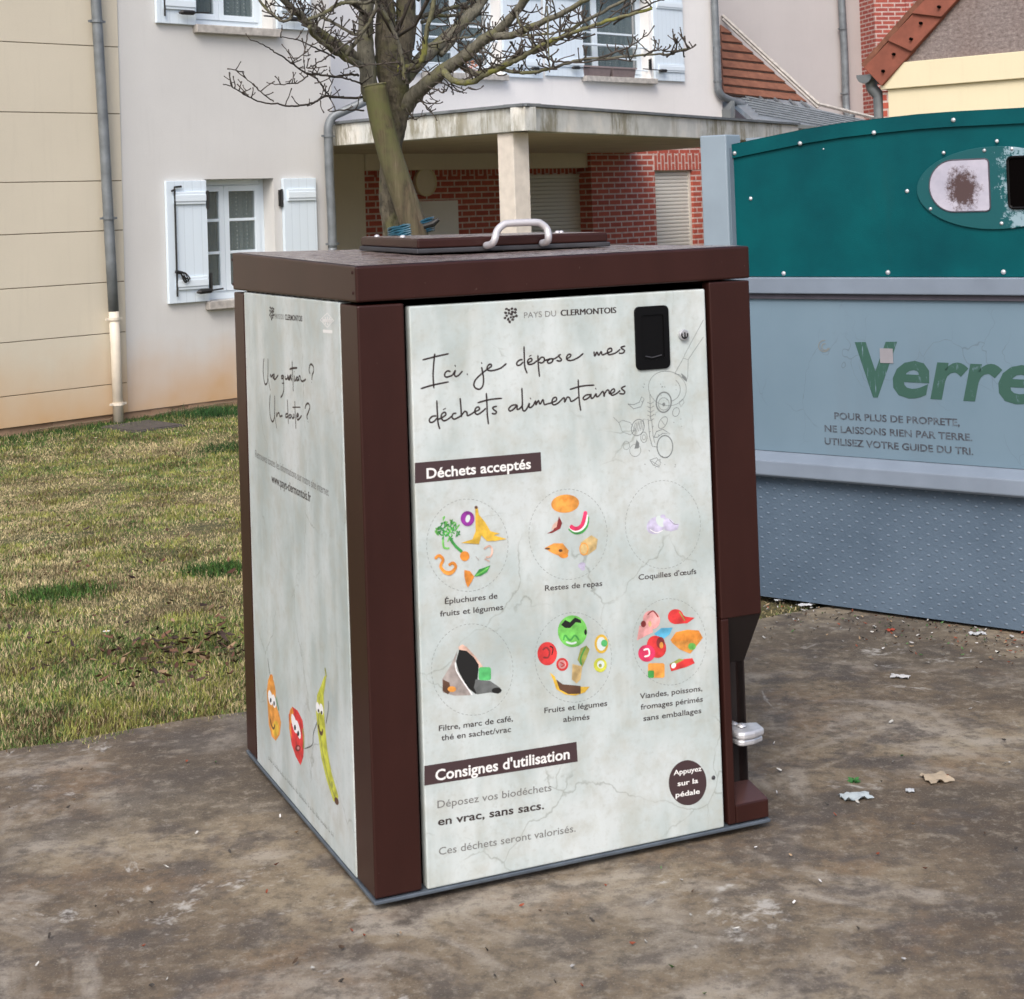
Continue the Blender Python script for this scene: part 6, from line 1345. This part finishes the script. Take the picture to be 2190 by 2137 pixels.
for k in range(280):
    px = random.gauss(410, 95) if k % 3 else random.uniform(0, 520); py = random.gauss(1420, 35) - (px - 430) * 0.12 if k % 3 else random.uniform(1000, 1500)
    if px > 545 or py < 980: continue
    p = on_z(px, py, -0.05)
    if (p - EA).dot(EN) > 0.06: LP.append((p.x, p.y))
LC = [(0.10, 0.05, 0.035), (0.13, 0.07, 0.045), (0.07, 0.045, 0.035), (0.22, 0.15, 0.09), (0.05, 0.035, 0.03)]
leaves('dead_leaves', LP, 0.019, LC, 'small brown dead leaves scattered in the lawn near the pavement', lambda x, y: lawn_z(x, y) + 0.019)
DP = []
for k in range(260):
    px = random.uniform(1620, 2190); py = 1270 + (px - 1628) * 0.135 + abs(random.gauss(0, 40)) + 12; p = on_z(px, py, 0); DP.append((p.x, p.y))
for k in range(110):
    px, py = random.uniform(0, 2190), random.uniform(1500, 2137); p = on_z(px, py, 0)
    if (p - EA).dot(EN) < -0.05: DP.append((p.x, p.y))
leaves('debris', DP, 0.008, [(0.4, 0.4, 0.38), (0.10, 0.07, 0.05), (0.3, 0.22, 0.14), (0.05, 0.045, 0.04), (0.5, 0.5, 0.5), (0.25, 0.07, 0.04), (0.08, 0.16, 0.06)], 'fine grit, glass crumbs and leaf bits lying on the pavement', lambda x, y: 0.0)
# daisies in the lawn
dz = [(62, 955), (155, 948), (205, 946), (238, 1018), (378, 935), (452, 929), (228, 1372)]
for i, (px, py) in enumerate(dz):
    zg = -0.1
    for _ in range(5): p = on_z(px, py, zg); zg = lawn_z(p.x, p.y)
    q = MB()
    for k in range(9):
        a = 2 * PI * k / 9; e1 = Vector((math.cos(a), math.sin(a), 0.1)); e2 = Vector((-math.sin(a), math.cos(a), 0)); q.quad(e1 * 0.003, e1 * 0.010 + e2 * 0.003, e1 * 0.014, e1 * 0.010 - e2 * 0.003)
    root = empty('daisy', loc=(p.x, p.y, lawn_z(p.x, p.y) + 0.035)); tag(root, ['tiny white daisy, leftmost of those near the cream wall', 'tiny white daisy below the cream wall, second from the left edge', 'tiny white daisy just left of the pipe foot', 'tiny white daisy in mid lawn, below the drain cover', 'tiny white daisy right of the drain cover', 'tiny white daisy closest to the bin side', 'tiny white daisy nearest the pavement'][i], 'flower', 'daisies in the lawn')
    q.build('petals', M['p_white'], root); q = MB(); q.dome((0, 0, 0.001), (0, 0, 1), 0.0035, 0.7); q.build('flower_centre', M['p_banana'], root)
    q = MB(); q.tube([(0, 0, 0), (0.004, 0, -0.04)], 0.0012, 4); q.build('stem', M['p_green'], root)
# drain cover at the pipe foot
pc = on_z(302, 915, lawn_z(-3.1, 13.4)); dcv = empty('drain_cover', loc=(pc.x, pc.y, lawn_z(pc.x, pc.y) + 0.012)); dcv.rotation_euler = (0, 0, BF.yaw); tag(dcv, 'dark square drain cover set in the grass at the foot of the downpipe', 'drain cover')
q = MB(); q.box(-0.24, 0.24, -0.29, 0.25, -0.06, 0.006); q.build('concrete_frame', M['cover'], dcv, bevel=0.008); q = MB(); q.box(-0.22, 0.22, -0.27, 0.23, 0.0065, 0.012); q.build('lid', M['cover'], dcv, bevel=0.004)
# litter on the pavement
def scrap(px, py, sx, sy, col, name, label, cat, seed):
    random.seed(seed); p = on_z(px, py, 0.0); n, m_ = 9, 5; q = MB(); vs = []
    for j in range(m_ + 1):
        for i in range(n + 1):
            u, v = i / n - .5, j / m_ - .5; ed = 1 - 0.25 * noise.noise(Vector((u * 7 + seed, v * 6, seed))); x = sx * u * ed; y = sy * v * ed
            vs.append((x, y, 0.004 + 0.35 * min(sx, sy) * max(0, noise.noise(Vector((u * 4 + seed, v * 4, 2)))) + 0.002 * random.random()))
    top_n = len(vs); vs += [(a, b, c - 0.0012) for a, b, c in vs]
    f = [(j * (n + 1) + i, j * (n + 1) + i + 1, (j + 1) * (n + 1) + i + 1, (j + 1) * (n + 1) + i) for j in range(m_) for i in range(n)]
    q.add(vs, f + [tuple(top_n + k for k in reversed(t)) for t in f]); o = q.build(name, flat('mat_' + name + str(seed), col, 0.7, var=0.15, scale=60), smooth=True, loc=(p.x, p.y, 0.0)); o.rotation_euler = (0, 0, random.uniform(-.5, .5)); return tag(o, label, cat)
scrap(1925, 1450, 0.055, 0.03, (0.55, 0.55, 0.55), 'paper_scrap', 'thin white paper scrap lying halfway between bin and bottle bank', 'litter', 1)
scrap(1830, 1707, 0.075, 0.045, (0.42, 0.48, 0.50), 'wet_tissue', 'crumpled wet white tissue beside a green sprig on the pavement', 'litter', 2)
scrap(2005, 1668, 0.065, 0.06, (0.40, 0.33, 0.24), 'dry_leaf', 'pale tan dry leaf right of the green sprig', 'leaf', 3)
scrap(1946, 1694, 0.02, 0.02, (0.5, 0.53, 0.55), 'bottle_cap', 'small pale round scrap between the tissue and the tan leaf', 'litter', 4)
scrap(1724, 1296, 0.06, 0.03, (0.62, 0.64, 0.66), 'paper_scrap', 'white paper scrap at the foot of the bottle bank', 'litter', 5)
scrap(1665, 1286, 0.03, 0.02, (0.6, 0.62, 0.62), 'paper_scrap', 'tiny white paper scrap at the bottle bank foot, next to the bin', 'litter', 6)
scrap(1905, 1350, 0.03, 0.02, (0.35, 0.06, 0.03), 'red_wrapper', 'small red wrapper piece below the slogan on the bottle bank', 'litter', 7)
scrap(2090, 1358, 0.05, 0.03, (0.5, 0.52, 0.54), 'glass_shard', 'pale glass shard in the dark strip under the bottle bank', 'litter', 8)
p = on_z(1826, 1672, 0); q = MB(); random.seed(9)
for k in range(14):
    a = random.uniform(0, 6.28); e1 = Vector((math.cos(a), math.sin(a), random.uniform(0.2, 0.9))).normalized(); e2 = e1.orthogonal().normalized() * 0.005; L_ = random.uniform(0.012, 0.026); q.quad(Vector((0, 0, 0.001)), e1 * L_ * .5 + e2, e1 * L_, e1 * L_ * .5 - e2)
tag(q.build('sprig', flat('sprig_green', (0.03, 0.14, 0.03), 0.7), loc=(p.x, p.y, 0)), 'small bright green weed sprig growing in the pavement', 'plant')
